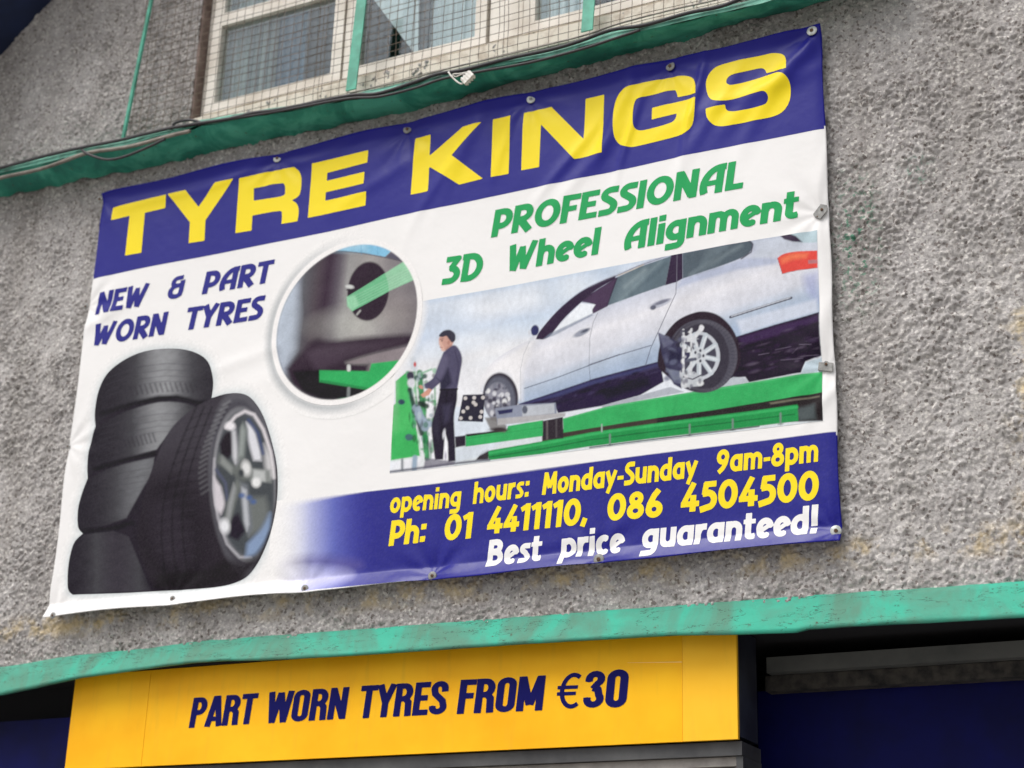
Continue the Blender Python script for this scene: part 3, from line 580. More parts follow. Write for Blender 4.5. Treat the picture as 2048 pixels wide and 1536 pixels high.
def wrinkle(X, Z):
    """y of the banner's surface"""
    gain = 1 + .9 * np.clip((Z - 4.1) / .5, 0, 1) * np.clip((X + 3.4) / 1.2, 0, 1)
    u = (X - BX0) / (BX1 - BX0); v = (Z - BZ0) / (BZ1 - BZ0)
    y = np.full_like(X, Y_B)
    y += -.006 * np.sin(2.1 * X + 1.3 * Z) - .003 * np.sin(5.3 * X - 2.2 * Z + 1) - .0022 * np.sin(11 * X + 5 * Z) * (.3 + .7 * v)
    for fx, fz, a, ln, wd, am in folds:
        ca, sa = math.cos(a), math.sin(a); s = (X - fx) * ca + (Z - fz) * sa; t = -(X - fx) * sa + (Z - fz) * ca
        t = t + .04 * np.sin(s * 6)
        y -= gain * am * np.exp(-(t / wd) ** 2) * np.exp(-(s / ln) ** 2 * 2.2)
    for fx, fz in FIXALL:      # pulled in at each fixing, with little radiating puckers
        dx, dz = X - fx, Z - fz; d = np.hypot(dx, dz); an = np.arctan2(dz, dx)
        y += .010 * np.exp(-(d / .06) ** 2) + .0016 * np.cos(an * 9) * np.exp(-((d - .10) / .07) ** 2)
    # rolled hems: the bottom one turns up to the sky, the top one leans out
    tb = np.minimum((BZ0 + .052 - Z) / .052, 1.2); hb = .5 * (tb + np.sqrt(tb * tb + .04))
    y -= .032 * hb * np.clip(hb * 6, 0, 1)
    ht = np.clip((Z - (BZ1 - .045)) / .045, 0, 1.2); y -= .018 * ht ** 1.5
    hr = np.clip((X - (BX1 - .035)) / .035, 0, 1.2); y += .006 * hr ** 2
    # scalloped top between screws
    return y
def surf(X, Z, off=0.0):
    return np.stack([X, wrinkle(X, Z) - off, Z], -1)

# --- sheet
def sheet():
    nx, nz = 700, 410
    u = np.linspace(0, 1, nx); v = np.linspace(0, 1, nz); U, V = np.meshgrid(u, v)
    sag_b = .006 * np.sin(U * 5 * math.pi) ** 2; sag_l = .008 * np.sin(V * 3 * math.pi) ** 2
    XL = BX0 + sag_l; XR = BX1 - .004 * np.sin(V * 4 * math.pi) ** 2
    X = XL + (XR - XL) * U; Z = BZ0 + sag_b * (1 - V) + (BZ1 - BZ0 - .005 * np.sin(U * 5 * math.pi) ** 2 * V) * V
    S = surf(X, Z)
    Vv = S.reshape(-1, 3); i = np.arange((nz - 1) * (nx - 1)); r, q = i // (nx - 1), i % (nx - 1); k = r * nx + q
    F = np.stack([k, k + 1, k + nx + 1, k + nx], 1)
    # turned-back rim gives the sheet its thickness at the edges
    rim = np.concatenate([np.arange(nx), np.arange(nx - 1, nx * nz, nx)[1:], np.arange(nx * nz - 1, nx * (nz - 1) - 1, -1)[1:], np.arange(nx * (nz - 1), -1, -nx)[1:]])
    RV = Vv[rim].copy(); RV[:, 1] += .004; cxz = np.array([(BX0 + BX1) / 2, 0, (BZ0 + BZ1) / 2])
    base = len(Vv); V2 = np.concatenate([Vv, RV]); m = len(rim)
    F2 = np.array([[rim[(j + 1) % m], rim[j], base + j, base + (j + 1) % m] for j in range(m)])
    cols = np.tile(lin(C_WHITE, KP), (len(V2), 1)); bl = lin(C_BLUE, KP)
    tline = hL + (hR - hL) * (V2[:, 0] - BX0) / (BX1 - BX0); cols[V2[:, 2] > tline + .012] = bl
    fline = fzR + (zl2 - fzR) * np.clip((BX1 - V2[:, 0]) / (BX1 - float(at(740, 981, Y_B)[0])), 0, 1)
    cols[(V2[:, 2] < fline - .012) & (V2[:, 0] > BX0 + 1.55)] = bl
    return np_mesh('sheet', V2, np.concatenate([F, F2]), M_VPRINT, ban, cols)

# --- filled marching squares: field > 0 becomes a draped skin
def skin(name, xs, zs, Fd, off, m, parent, colorfn=None):
    nz, nx = Fd.shape; pos = Fd > 0
    c = pos[:-1, :-1].astype(int) + pos[:-1, 1:] + pos[1:, 1:] + pos[1:, :-1]
    idx = {}; P2 = []
    vid = np.full(nz * nx, -1)
    full = np.argwhere(c == 4); part = np.argwhere((c > 0) & (c < 4))
    used = np.zeros(nz * nx, bool)
    kf = full[:, 0] * nx + full[:, 1]
    for d in (0, 1, nx, nx + 1): used[kf + d] = True
    for r, q in part:
        for rr, qq in ((r, q), (r, q + 1), (r + 1, q + 1), (r + 1, q)):
            if pos[rr, qq]: used[rr * nx + qq] = True
    ids = np.flatnonzero(used); vid[ids] = np.arange(len(ids))
    vx = list(xs[ids % nx]); vz = list(zs[ids // nx]); ed = {}
    quads = np.stack([vid[kf], vid[kf + 1], vid[kf + nx + 1], vid[kf + nx]], 1) if len(kf) else np.zeros((0, 4), int)
    faces = [tuple(f) for f in quads.tolist()]
    for r, q in part:
        cs = [(r, q), (r, q + 1), (r + 1, q + 1), (r + 1, q)]; poly = []
        for i in range(4):
            a, b = cs[i], cs[(i + 1) % 4]; fa, fb = Fd[a], Fd[b]
            if fa > 0: poly.append(int(vid[a[0] * nx + a[1]]))
            if (fa > 0) != (fb > 0):
                key = (a, b) if a < b else (b, a)
                if key not in ed:
                    t = fa / (fa - fb); ed[key] = len(vx)
                    vx.append(xs[a[1]] + (xs[b[1]] - xs[a[1]]) * t); vz.append(zs[a[0]] + (zs[b[0]] - zs[a[0]]) * t)
                poly.append(ed[key])
        if len(poly) >= 3: faces.append(tuple(poly))
    X = np.array(vx); Z = np.array(vz)
    V = surf(X, Z, off); col = None
    if colorfn is not None: col = colorfn(X, Z)
    return np_mesh(name, V, faces, m, parent, col)

# --- polygon tools in photo pixels
def inpoly(px, py, poly):
    r = np.zeros(px.shape, bool); n = len(poly)
    for i in range(n):
        x0, y0 = poly[i]; x1, y1 = poly[(i + 1) % n]
        if y0 == y1: continue
        c = ((y0 > py) != (y1 > py)) & (px < (x1 - x0) * (py - y0) / (y1 - y0) + x0); r ^= c
    return r
def polysd(px, py, poly):
    d = np.full(px.shape, 1e9); n = len(poly)
    for i in range(n):
        x0, y0 = poly[i]; x1, y1 = poly[(i + 1) % n]; ex, ey = x1 - x0, y1 - y0; L = ex * ex + ey * ey
        if L == 0: continue
        t = np.clip(((px - x0) * ex + (py - y0) * ey) / L, 0, 1)
        d = np.minimum(d, np.hypot(px - x0 - t * ex, py - y0 - t * ey))
    return np.where(inpoly(px, py, poly), d, -d)
def smooth_mix(pts):
    """pts (x, y) corners or (x, y, 1) smooth; runs of smooth points are splined"""
    n = len(pts); out = []
    for i in range(n):
        a, b = pts[i], pts[(i + 1) % n]; out.append((a[0], a[1]))
        if len(a) > 2 or len(b) > 2:
            p0 = pts[i - 1] if len(a) > 2 else a; p3 = pts[(i + 2) % n] if len(b) > 2 else b
            for k in range(1, 5):
                t = k / 5; f = lambda q0, q1, q2, q3: .5 * (2 * q1 + (q2 - q0) * t + (2 * q0 - 5 * q1 + 4 * q2 - q3) * t * t + (3 * q1 - q0 - 3 * q2 + q3) * t ** 3)
                out.append((f(p0[0], a[0], b[0], p3[0]), f(p0[1], a[1], b[1], p3[1])))
    return out
def zmap(pts, ox, oy, s): return [(ox + p[0] / s, oy + p[1] / s) + tuple(p[2:]) for p in pts]
def towall(poly): return [tuple(float(v) for v in at(x, y, Y_B)) for x, y in poly]

# bands
def quad_band(name, corners, off, m, parent, st=.01, colorfn=None):
    """corner list in wall metres; rows follow the outline"""
    (xa, za), (xb, zb), (xc, zc), (xd, zd) = corners        # bottom-left, bottom-right, top-right, top-left
    nx = int((xb - xa) / st) + 2; nz = int((zd - za) / st) + 2
    U, V = np.meshgrid(np.linspace(0, 1, nx), np.linspace(0, 1, nz))
    X = (xa + (xb - xa) * U) * (1 - V) + (xd + (xc - xd) * U) * V; Z = (za + (zb - za) * U) * (1 - V) + (zd + (zc - zd) * U) * V
    S = surf(X, Z, off).reshape(-1, 3); i = np.arange((nz - 1) * (nx - 1)); r, q = i // (nx - 1), i % (nx - 1); k = r * nx + q
    F = np.stack([k, k + 1, k + nx + 1, k + nx], 1)
    return np_mesh(name, S, F, m, parent, colorfn(X.ravel(), Z.ravel()) if colorfn else None)
E_ = .0015
hL = float(at(174, 560, Y_B)[1]); hR = float(at(1650, 257, Y_B)[1])
quad_band('header_band', [(BX0 + .009, hL), (BX1 - .005, hR), (BX1 - .005, BZ1 - .007), (BX0 + .009, BZ1 - .007)], .0004, M_VBLUE, ban, .006)

fzL = float(at(560, 985, Y_B)[1]); fzR = float(at(1673, 862, Y_B)[1]); fzx = float(at(540, 1090, Y_B)[0])
zl2 = float(at(740, 981, Y_B)[1])
sheet()
# painter working on arrays of photo-pixel positions
class Paint:
    def __init__(s, X, Z):
        s.x, s.y = unproj(X, Z, Y_B); s.c = np.ones((len(X), 3)) * lin(C_WHITE)
    def use(s, ox, oy, k): s.o = (ox, oy, k); s.u = (s.x - ox) * k; s.v = (s.y - oy) * k; return s
    def blend(s, m, col):
        m = np.clip(m, 0, 1)[:, None]; col = lin(col) if not (isinstance(col, np.ndarray) and col.ndim == 2) else lin(col)
        s.c = s.c * (1 - m) + col * m
    def soft(s, d, w): return np.clip(.5 + d / max(w, 1e-6), 0, 1)
    def poly(s, pts, col, w=3.0, a=1.0):
        pts = smooth_mix(pts); xs = [p[0] for p in pts]; ys = [p[1] for p in pts]; pad = w + 1
        k = np.flatnonzero((s.u > min(xs) - pad) & (s.u < max(xs) + pad) & (s.v > min(ys) - pad) & (s.v < max(ys) + pad))
        if len(k) == 0: return
        d = polysd(s.u[k], s.v[k], pts); mm = np.zeros(len(s.u)); mm[k] = s.soft(d, w * 1.5) * a; s.blend(mm, col)
    def ell(s, cx, cy, rx, ry, rot, col, w=3.0, a=1.0, inner=None):
        r = math.radians(rot); du, dv_ = s.u - cx, s.v - cy; p = du * math.cos(r) + dv_ * math.sin(r); q = -du * math.sin(r) + dv_ * math.cos(r)
        e = np.sqrt((p / rx) ** 2 + (q / ry) ** 2); d = (1 - e) * min(rx, ry); w = w * 1.5; mm = s.soft(d, w)
        if inner: mm = mm * s.soft((e - inner) * min(rx, ry), w)
        s.blend(mm * a, col)
    def line(s, pts, wd, col, w=2.0, a=1.0):
        d = np.full(s.u.shape, 1e9)
        for (x0, y0), (x1, y1) in zip(pts, pts[1:]):
            ex, ey = x1 - x0, y1 - y0; L = ex * ex + ey * ey; t = np.clip(((s.u - x0) * ex + (s.v - y0) * ey) / L, 0, 1); d = np.minimum(d, np.hypot(s.u - x0 - t * ex, s.v - y0 - t * ey))
        s.blend(s.soft(wd / 2 - d, w * 1.5) * a, col)
    def lerp(s, t, stops):
        """stops [(t, rgb)...] -> per-sample colour"""
        ts = [q[0] for q in stops]; return np.stack([np.interp(t, ts, [q[1][i] for q in stops]) for i in range(3)], 1)
    def polyg(s, pts, cols, w=3.0, a=1.0):
        pts = smooth_mix(pts); mm = s.soft(polysd(s.u, s.v, pts), w) * a; s.blend(mm, cols)
def mottle(X, Z, sc_, seed, n=14):
    r = np.random.default_rng(seed); o = np.zeros(len(X))
    for k in range(n):
        a = r.uniform(0, 6.28); f = sc_ * r.uniform(.5, 2.2); o += np.sin((X * math.cos(a) + Z * math.sin(a)) * f + r.uniform(0, 6.28) + 1.5 * np.sin(X * f * .31 + Z * f * .23))
    return o / n ** .5
def tint(c): return np.clip((c * KP * 1.01 - .006) * (1 + RNG.normal(0, .035, (len(c), 1))) + RNG.normal(0, .004, (len(c), 1)), .003, .9)

def paint_footer(X, Z):
    p = Paint(X, Z); p.use(0, 0, 1)
    t = p.x + (p.y - 1080) * .12
    top = np.interp(p.x, [560, 740, 1673], [1002, 981, 862])
    fade = np.clip((p.x - 545) / 215, 0, 1); fade = fade * fade * (3 - 2 * fade)
    cols = p.lerp(fade, [(0, (238, 238, 242)), (.25, (186, 190, 226)), (.6, (96, 104, 186)), (1, C_BLUE)])
    m = np.clip((p.y - top) / (1 + 16 * (1 - fade)), 0, 1)
    p.blend(m, cols)
    # printed lilac patch and dark violet swirl beside the tyre
    p.poly([(500, 1150, 1), (560, 1122, 1), (640, 1112, 1), (720, 1125, 1), (700, 1140, 1), (640, 1132, 1), (580, 1138, 1), (520, 1160, 1)], (92, 84, 150), 16, .75)
    p.poly([(480, 1180), (540, 1150, 1), (620, 1140, 1), (700, 1150, 1), (640, 1180, 1), (560, 1215), (480, 1215)], (206, 204, 238), 22, .8)
    p.blend(1 - np.clip((p.x - 548) / 70, 0, 1), C_WHITE)
    return tint(p.c)
quad_band('footer_band', [(fzx, BZ0 + .006), (BX1 - .005, BZ0 + .006), (BX1 - .005, fzR), (fzx, (zl2 + fzR) / 2 + .004)], .0004, M_VFOOT, ban, .0042, paint_footer)

# --- car photograph
def paint_car(X, Z):
    p = Paint(X, Z); p.use(760, 440, 2.954); O = 1240.7
    P8 = lambda pts: [(q[0] + O,) + tuple(q[1:]) for q in pts]
    u, v = p.u, p.v
    bgc = p.lerp(np.clip((v - (470 - .19 * u)) / 800, 0, 1), [(0, (168, 188, 214)), (.12, (214, 222, 234)), (.35, (200, 212, 230)), (.55, (232, 232, 236)), (1, (228, 232, 240))])
    p.blend(np.ones(len(u)), bgc)
    for cx, cy, rx, ry, c in ((640, 520, 160, 60, (242, 242, 244)), (880, 470, 130, 60, (236, 238, 242)), (1150, 420, 140, 50, (232, 238, 244)), (400, 600, 120, 40, (206, 216, 230)), (760, 640, 260, 34, (196, 212, 230)), (560, 700, 220, 50, (234, 236, 240)), (700, 800, 200, 60, (238, 238, 240)), (1340, 310, 90, 40, (164, 184, 208)), (1040, 560, 120, 20, (206, 218, 232)), (1000, 350, 60, 200, (200, 212, 228)), (320, 800, 120, 30, (206, 218, 230)), (560, 860, 180, 26, (208, 220, 232))):
        p.ell(cx, cy, rx, ry, -10, c, 60, .55)
    p.poly([(240, 830), (700, 820), (1000, 1000), (1000, 1500), (40, 1500)], (236, 236, 240), 90, .8)
    # floor below the lift
    p.poly([(430, 1300), (2640, 1060), (2640, 1420), (430, 1480)], (214, 220, 224), 10, .9)
    p.poly([(420, 1100), (700, 1100), (1000, 1240), (640, 1330), (430, 1290)], (214, 224, 236), 10, .8)
    # body
    body = [(585, 1010), (600, 940, 1), (650, 850, 1), (740, 780, 1), (860, 715, 1), (930, 690), (950, 640, 1), (1050, 530, 1), (1180, 425, 1), (1300, 362, 1), (1395, 325, 1), (1500, 282, 1)] + P8([(480, 190, 1), (700, 120, 1), (960, 60, 1), (1360, -20), (1360, 560), (1100, 625), (880, 700), (560, 900), (410, 845), (330, 868), (0, 950)]) + [(830, 1085), (720, 1060)]
    lv = v - (1080 - (u - 830) * .335)
    hcol = p.lerp(np.clip((lv + 720) / 720, 0, 1), [(0, (206, 212, 224)), (.32, (176, 183, 202)), (.44, (200, 204, 218)), (.62, (228, 227, 233)), (.80, (214, 216, 226)), (.9, (182, 194, 212)), (1, (164, 180, 204))])
    p.polyg(body, hcol, 4)
    p.poly([(585, 1010), (600, 930, 1), (680, 840, 1), (850, 730, 1), (925, 695), (890, 760), (835, 900), (835, 1060), (800, 1060), (760, 920, 1), (690, 900, 1), (620, 960, 1)], (238, 236, 238), 30, .9)
    p.poly(P8([(960, 130), (1360, 60), (1360, 200), (1150, 200), (1020, 240), (960, 260, 1), (990, 180, 1)]), (196, 202, 214), 20, .8)
    p.poly(P8([(550, 352), (930, 232), (1110, 230), (1110, 262), (880, 300), (550, 396), (515, 410)]), (176, 184, 208), 14, .8)
    p.poly(P8([(1270, 330, 1), (1350, 310), (1352, 480), (1300, 450, 1), (1270, 390, 1)]), (160, 166, 204), 34, .7)
    p.poly(P8([(870, 600), (1340, 470), (1352, 545), (1090, 620), (900, 680)]), (216, 220, 232), 16, .7)
    # glass
    DK = (52, 38, 62)
    p.poly(P8([(553, 202), (740, 168), (950, 128), (966, 140), (962, 178, 1), (930, 214, 1), (860, 248, 1), (740, 292), (553, 352)]), (84, 96, 106), 4)
    p.poly(P8([(700, 170), (830, 150), (760, 285), (640, 320)]), (112, 126, 134), 24, .5)
    p.line(P8([(940, 126), (968, 150), (958, 196), (900, 236)]), 7, (70, 66, 80), 5)
    p.poly(P8([(160, 345), (300, 280), (484, 218), (452, 388), (300, 440), (100, 512), (128, 430)]), (96, 112, 122), 4)
    p.poly(P8([(200, 340), (360, 270), (300, 420), (140, 490)]), (120, 136, 144), 26, .5)
    p.poly(P8([(484, 212), (552, 200), (552, 352), (515, 372), (450, 390)]), DK, 4)
    for a_, b_, c_ in (((600, 330), (900, 160), (146, 160, 166)), ((640, 320), (800, 200), (60, 70, 80)), ((180, 480), (420, 250), (140, 156, 162)), ((250, 440), (460, 260), (70, 84, 94)), ((210, 400), (330, 300), (160, 174, 178))):
        p.line(P8([a_, b_]), 16, c_, 20, .45)
    p.line(P8([(520, 210), (518, 370)]), 3, (150, 150, 165), 3, .6)
    p.poly(P8([(150, 345), (168, 344), (108, 512), (26, 552), (12, 540), (28, 500), (-50, 480), (0, 440), (80, 400)]), DK, 5)
    p.poly([(918, 702), (944, 652, 1), (1050, 535, 1), (1180, 432, 1), (1300, 370, 1), (1395, 332), (1392, 352), (1290, 410, 1), (1200, 480, 1), (1085, 585, 1), (1005, 680, 1), (960, 704)], DK, 4)
    p.poly([(1195, 486), (1300, 405), (1400, 348), (1370, 430), (1345, 512), (1262, 555), (1256, 520), (1278, 500), (1240, 490)], (74, 56, 82), 6)
    p.poly([(1010, 682), (1086, 592, 1), (1190, 492), (1276, 503), (1258, 530), (1256, 556)], (232, 236, 242), 5)
    p.poly([(960, 702), (1000, 670), (1256, 556), (1262, 566), (1030, 680)], (120, 130, 150), 6, .7)
    p.line(P8([(0, 402), (150, 338), (270, 283), (470, 213)]), 3, (90, 84, 100), 3)
    p.line(P8([(170, 332), (250, 300), (320, 268)]), 5, (196, 180, 150), 4, .8)
    p.ell(912, 650, 24, 32, 10, (52, 54, 96), 5); p.ell(880, 662, 9, 16, 0, (210, 214, 222), 4); p.poly([(880, 690), (915, 680), (900, 706), (870, 730)], (214, 216, 222), 6)
    # seams, mouldings, handles
    SM = (110, 112, 126)
    p.line([(1290, 552), (1262, 610), (1242, 700), (1238, 860), (1244, 945)], 3, SM, 3, .8)
    p.line([(880, 716), (845, 790), (826, 880), (828, 1070)], 3, (160, 162, 172), 3, .7)
    p.line(P8([(516, 372), (512, 440), (470, 530), (420, 640), (365, 760), (335, 858)]), 3.5, (84, 84, 100), 3)
    p.line([(850, 992), (1050, 928), (1235, 862)], 5, (104, 110, 126), 4); p.line([(1235, 862), (1420, 798)], 5, (104, 110, 126), 4); p.line(P8([(0, 856), (180, 800), (365, 746)]), 5, (104, 106, 122), 4)
    p.line(P8([(834, 579), (1192, 464)]), 14, (58, 56, 70), 4); p.line(P8([(842, 574), (1186, 463)]), 6, (200, 204, 214), 4)
    p.ell(1192, 668, 52, 17, -24, (150, 154, 168), 6); p.ell(1215, 656, 26, 8, -24, (84, 88, 104), 5)
    p.ell(O + 418, 498, 66, 20, -20, (186, 188, 202), 6); p.ell(O + 428, 490, 50, 10, -20, (120, 122, 138), 5); p.ell(O + 378, 522, 18, 13, -20, (96, 98, 114), 5)
    # sills and underbody
    p.poly([(812, 1085), (1240, 948)] + P8([(0, 946), (330, 862), (420, 838), (440, 960), (300, 1040), (80, 1100)]) + [(1050, 1140), (1030, 1095), (830, 1110)], (42, 30, 62), 5)
    p.poly([(820, 1090), (1240, 955)] + P8([(200, 905), (410, 850), (412, 872), (0, 980)]) + [(1060, 1040)], (70, 74, 120), 10, .7)
    p.poly(P8([(60, 1010), (350, 930), (360, 980), (100, 1060)]), (24, 20, 34), 20, .8)
    p.poly(P8([(868, 694), (1100, 622), (1356, 548), (1366, 800), (1275, 838), (1250, 905), (940, 962), (920, 930), (820, 940), (840, 860)]), (36, 22, 44), 5)
    p.poly(P8([(880, 700), (1100, 632), (1350, 566), (1352, 600), (1100, 690), (900, 740)]), (66, 44, 84), 14, .8)
    for a, b in (((1100, 770), (1190, 752)), ((1200, 790), (1230, 762)), ((1240, 740), (1310, 738)), ((1130, 830), (1260, 820)), ((1250, 812), (1350, 796)), ((1000, 800), (1060, 790))):
        p.line(P8([a, b]), 4, (120, 110, 130), 4, .7)
    p.poly(P8([(1275, 842), (1366, 812), (1370, 892), (1250, 915)]), (196, 212, 222), 5)
    rb_ = random.Random(21)
    for k in range(70):
        q_ = rb_.uniform(0, 1); xx = 880 + 470 * q_; yy = 700 + 230 * rb_.uniform(.1, 1) - 120 * q_
        p.ell(O + xx, yy, rb_.uniform(6, 34), rb_.uniform(3, 9), -16, rb_.choice([(22, 14, 28), (54, 38, 66), (70, 56, 84), (30, 22, 36), (96, 86, 104)]), 6, .5)
    for k in range(46):
        q_ = rb_.uniform(0, 1); xx = 860 + 780 * q_; yy = 1106 - 250 * q_ + rb_.uniform(0, 60)
        p.ell(xx, yy, rb_.uniform(10, 50), rb_.uniform(3, 10), -18, rb_.choice([(24, 18, 34), (20, 16, 28), (66, 58, 92), (34, 26, 46)]), 7, .6)
    # rear lamp and glass
    p.poly(P8([(1126, 96), (1180, 122, 1), (1250, 134, 1), (1345, 136), (1345, 50), (1160, 80)]), (176, 196, 204), 5); p.poly(P8([(1124, 96), (1180, 84), (1220, 100), (1256, 132), (1200, 132), (1150, 118)]), (62, 50, 70), 6)
    p.poly(P8([(1112, 230), (1150, 205, 1), (1230, 188, 1), (1345, 184), (1347, 285), (1230, 300, 1), (1140, 322)]), (226, 78, 70), 4)
    p.poly(P8([(1130, 232), (1200, 204, 1), (1290, 200), (1280, 226), (1200, 236), (1140, 262)]), (240, 130, 90), 18, .8); p.line(P8([(1112, 230), (1140, 322), (1230, 300), (1345, 285)]), 3, (130, 40, 50), 3, .8)
    p.poly(P8([(1290, 240), (1345, 236), (1345, 258), (1292, 262)]), (186, 120, 126), 4)
    # lift beams
    G1, G2, G3 = (58, 172, 98), (40, 146, 78), (30, 112, 62)
    p.poly(P8([(70, 1100), (300, 1040), (480, 990), (560, 1020), (300, 1070), (80, 1118)]), (176, 180, 190), 5); p.poly(P8([(770, 1000), (800, 960), (850, 930), (920, 936), (945, 962), (860, 985)]), (184, 190, 198), 5)
    p.poly([(955, 1255), (2620, 1000), (2620, 1130), (955, 1320)], (66, 56, 52), 6); p.poly(P8([(400, 1165), (1378, 1020), (1380, 1190), (1000, 1200), (400, 1220)]), (44, 38, 40), 6)
    p.poly(P8([(1060, 1080), (1360, 1040), (1360, 1050), (1070, 1092)]), (120, 116, 100), 5, .8)
    p.poly(P8([(1210, 1120), (1330, 1090), (1340, 1180), (1240, 1190)]), (86, 96, 98), 18, .8)
    p.poly([(1080, 1172)] + P8([(100, 1105), (700, 1003), (1372, 893), (1377, 1020), (700, 1130), (0, 1232)]) + [(1082, 1256)], G1, 4)
    p.line([(1082, 1176)] + P8([(100, 1110), (1372, 899)]), 6, (92, 190, 124), 5, .8)
    p.poly([(620, 1362), (960, 1305)] + P8([(0, 1256), (1228, 1093), (1234, 1190), (0, 1338)]) + [(960, 1380), (640, 1416)], G2, 4)
    p.line([(640, 1376), (960, 1320)] + P8([(0, 1268), (1225, 1108)]), 16, G1, 5)
    p.line([(640, 1398), (960, 1350)] + P8([(0, 1300), (1210, 1150)]), 7, G3, 4)
    for xx, yy in ((120, 1290), (592, 1232), (845, 1200), (1128, 1165)): p.line(P8([(xx, yy - 20), (xx, yy + 42)]), 11, (120, 140, 132), 5); p.line(P8([(xx - 14, yy + 44), (xx + 14, yy + 41)]), 7, (150, 160, 158), 4)
    p.line(P8([(72, 1222), (72, 1252)]), 9, (120, 130, 124), 4); p.line([(1312, 1210), (1312, 1250)], 9, (150, 170, 160), 4)
    p.line(P8([(0, 1345), (500, 1285), (1000, 1220)]), 8, (54, 66, 66), 5, .9); p.poly([(560, 1416), (600, 1360), (636, 1350), (636, 1414)], (54, 48, 54), 6)
    p.poly([(500, 1268), (745, 1238), (752, 1214), (960, 1180), (962, 1275), (500, 1336)], G1, 4); p.line([(500, 1290), (960, 1222)], 4, G2, 4, .6)
    p.poly([(958, 1185), (1080, 1162), (1082, 1290), (960, 1296)], (50, 42, 50), 5); p.line([(985, 1190), (985, 1290)], 12, (120, 112, 112), 5, .6); p.line([(1040, 1180), (1040, 1280)], 10, (96, 92, 96), 5, .6)
    p.poly([(500, 1262), (620, 1250), (740, 1232), (745, 1244), (510, 1276)], (40, 36, 40), 5)
    # rear wheel
    rx, ry_ = O + 668, 808
    p.poly(P8([(404, 836), (415, 760, 1), (450, 680, 1), (520, 600, 1), (610, 556, 1), (690, 546, 1), (770, 572, 1), (840, 640, 1), (880, 730, 1), (890, 850, 1), (800, 960, 1), (600, 1010, 1), (430, 900, 1)]), (46, 34, 46), 5)
    p.ell(rx, ry_, 205, 216, 0, (82, 80, 92), 5); p.ell(rx - 20, ry_ + 6, 178, 205, 0, (58, 54, 66), 8); p.ell(rx + 10, ry_, 196, 206, 0, (96, 94, 104), 7, .5, .93)
    for k in range(26):
        a = -1.3 + k * .105; p.line([(rx + 170 * math.cos(a), ry_ + 190 * math.sin(a)), (rx + 202 * math.cos(a), ry_ + 214 * math.sin(a))], 4, (54, 50, 64), 4, .5)
    cx, cy = O + 648, 806
    p.ell(cx, cy, 124, 142, 0, (196, 200, 208), 4); p.ell(cx - 4, cy, 106, 124, 0, (72, 70, 84), 5)
    for k in range(9):
        a = k * 2 * math.pi / 9 + .18; dx, dy = math.cos(a), math.sin(a)
        p.line([(cx + 30 * dx, cy + 34 * dy), (cx + 112 * dx, cy + 130 * dy)], 27, (196, 204, 212), 5); p.line([(cx + 40 * dx + 5, cy + 44 * dy), (cx + 104 * dx + 6, cy + 120 * dy)], 9, (224, 228, 232), 5, .8)
    p.ell(cx, cy, 42, 48, 0, (206, 210, 216), 5)
    for k in range(5):
        a = k * 2 * math.pi / 5; p.ell(cx + 26 * math.cos(a), cy + 32 * math.sin(a), 7, 9, 0, (64, 64, 76), 4)
    p.ell(cx, cy, 14, 16, 0, (140, 144, 152), 4)
    p.poly(P8([(408, 670), (450, 690), (520, 722), (545, 760), (600, 800), (560, 860), (550, 900), (545, 1000), (500, 975), (460, 900), (430, 800), (418, 740)]), (60, 58, 84), 5)
    p.poly(P8([(410, 672), (470, 694), (500, 730), (440, 760)]), (112, 114, 136), 8, .8); p.poly(P8([(455, 880), (540, 900), (560, 975), (500, 960)]), (122, 128, 146), 8, .9)
    p.poly(P8([(480, 770), (560, 780), (520, 860), (470, 840)]), (40, 38, 64), 8)
    WT = (212, 214, 218)
    p.line(P8([(556, 655), (556, 990)]), 14, WT, 5); p.line(P8([(604, 650), (600, 960)]), 12, WT, 5); p.poly(P8([(545, 690), (615, 690), (620, 722), (545, 726)]), WT, 4); p.poly(P8([(540, 905), (620, 900), (680, 940), (650, 985), (545, 995)]), (190, 194, 200), 5)
    p.line(P8([(620, 700), (668, 640)]), 22, WT, 5); p.ell(O + 662, 644, 14, 20, 0, (226, 226, 230), 5); p.line(P8([(550, 660), (610, 668)]), 12, (60, 60, 76), 5); p.ell(O + 580, 770, 26, 16, 0, (222, 224, 228), 5)
    p.ell(O + 600, 830, 34, 10, -10, (90, 92, 108), 5); p.ell(O + 655, 968, 20, 16, 0, (220, 222, 224), 5); p.ell(O + 560, 975, 18, 22, 0, (206, 208, 212), 5); p.line(P8([(556, 930), (610, 945), (660, 920)]), 7, (70, 66, 80), 4)
    for k in range(48):
        xx = 560 + rb_.gauss(20, 26); yy = rb_.uniform(650, 992); p.ell(O + xx, yy, rb_.uniform(3, 11), rb_.uniform(4, 15), 0, rb_.choice([(226, 226, 230), (204, 206, 212), (58, 54, 70), (90, 88, 106), (232, 232, 234), (40, 36, 52)]), 5, .65)
    for k in range(24):
        p.ell(O + rb_.uniform(440, 550), rb_.uniform(700, 960), rb_.uniform(8, 26), rb_.uniform(5, 18), rb_.uniform(-40, 40), rb_.choice([(52, 50, 80), (88, 88, 116), (36, 32, 56), (110, 114, 140)]), 8, .55)
    # front wheel with target and turn plate
    p.ell(708, 1045, 104, 146, -4, (54, 48, 60), 6); p.ell(704, 1055, 92, 134, -4, (96, 98, 112), 10); p.ell(690, 1070, 76, 112, 0, (140, 140, 152), 8)
    rr = random.Random(3)
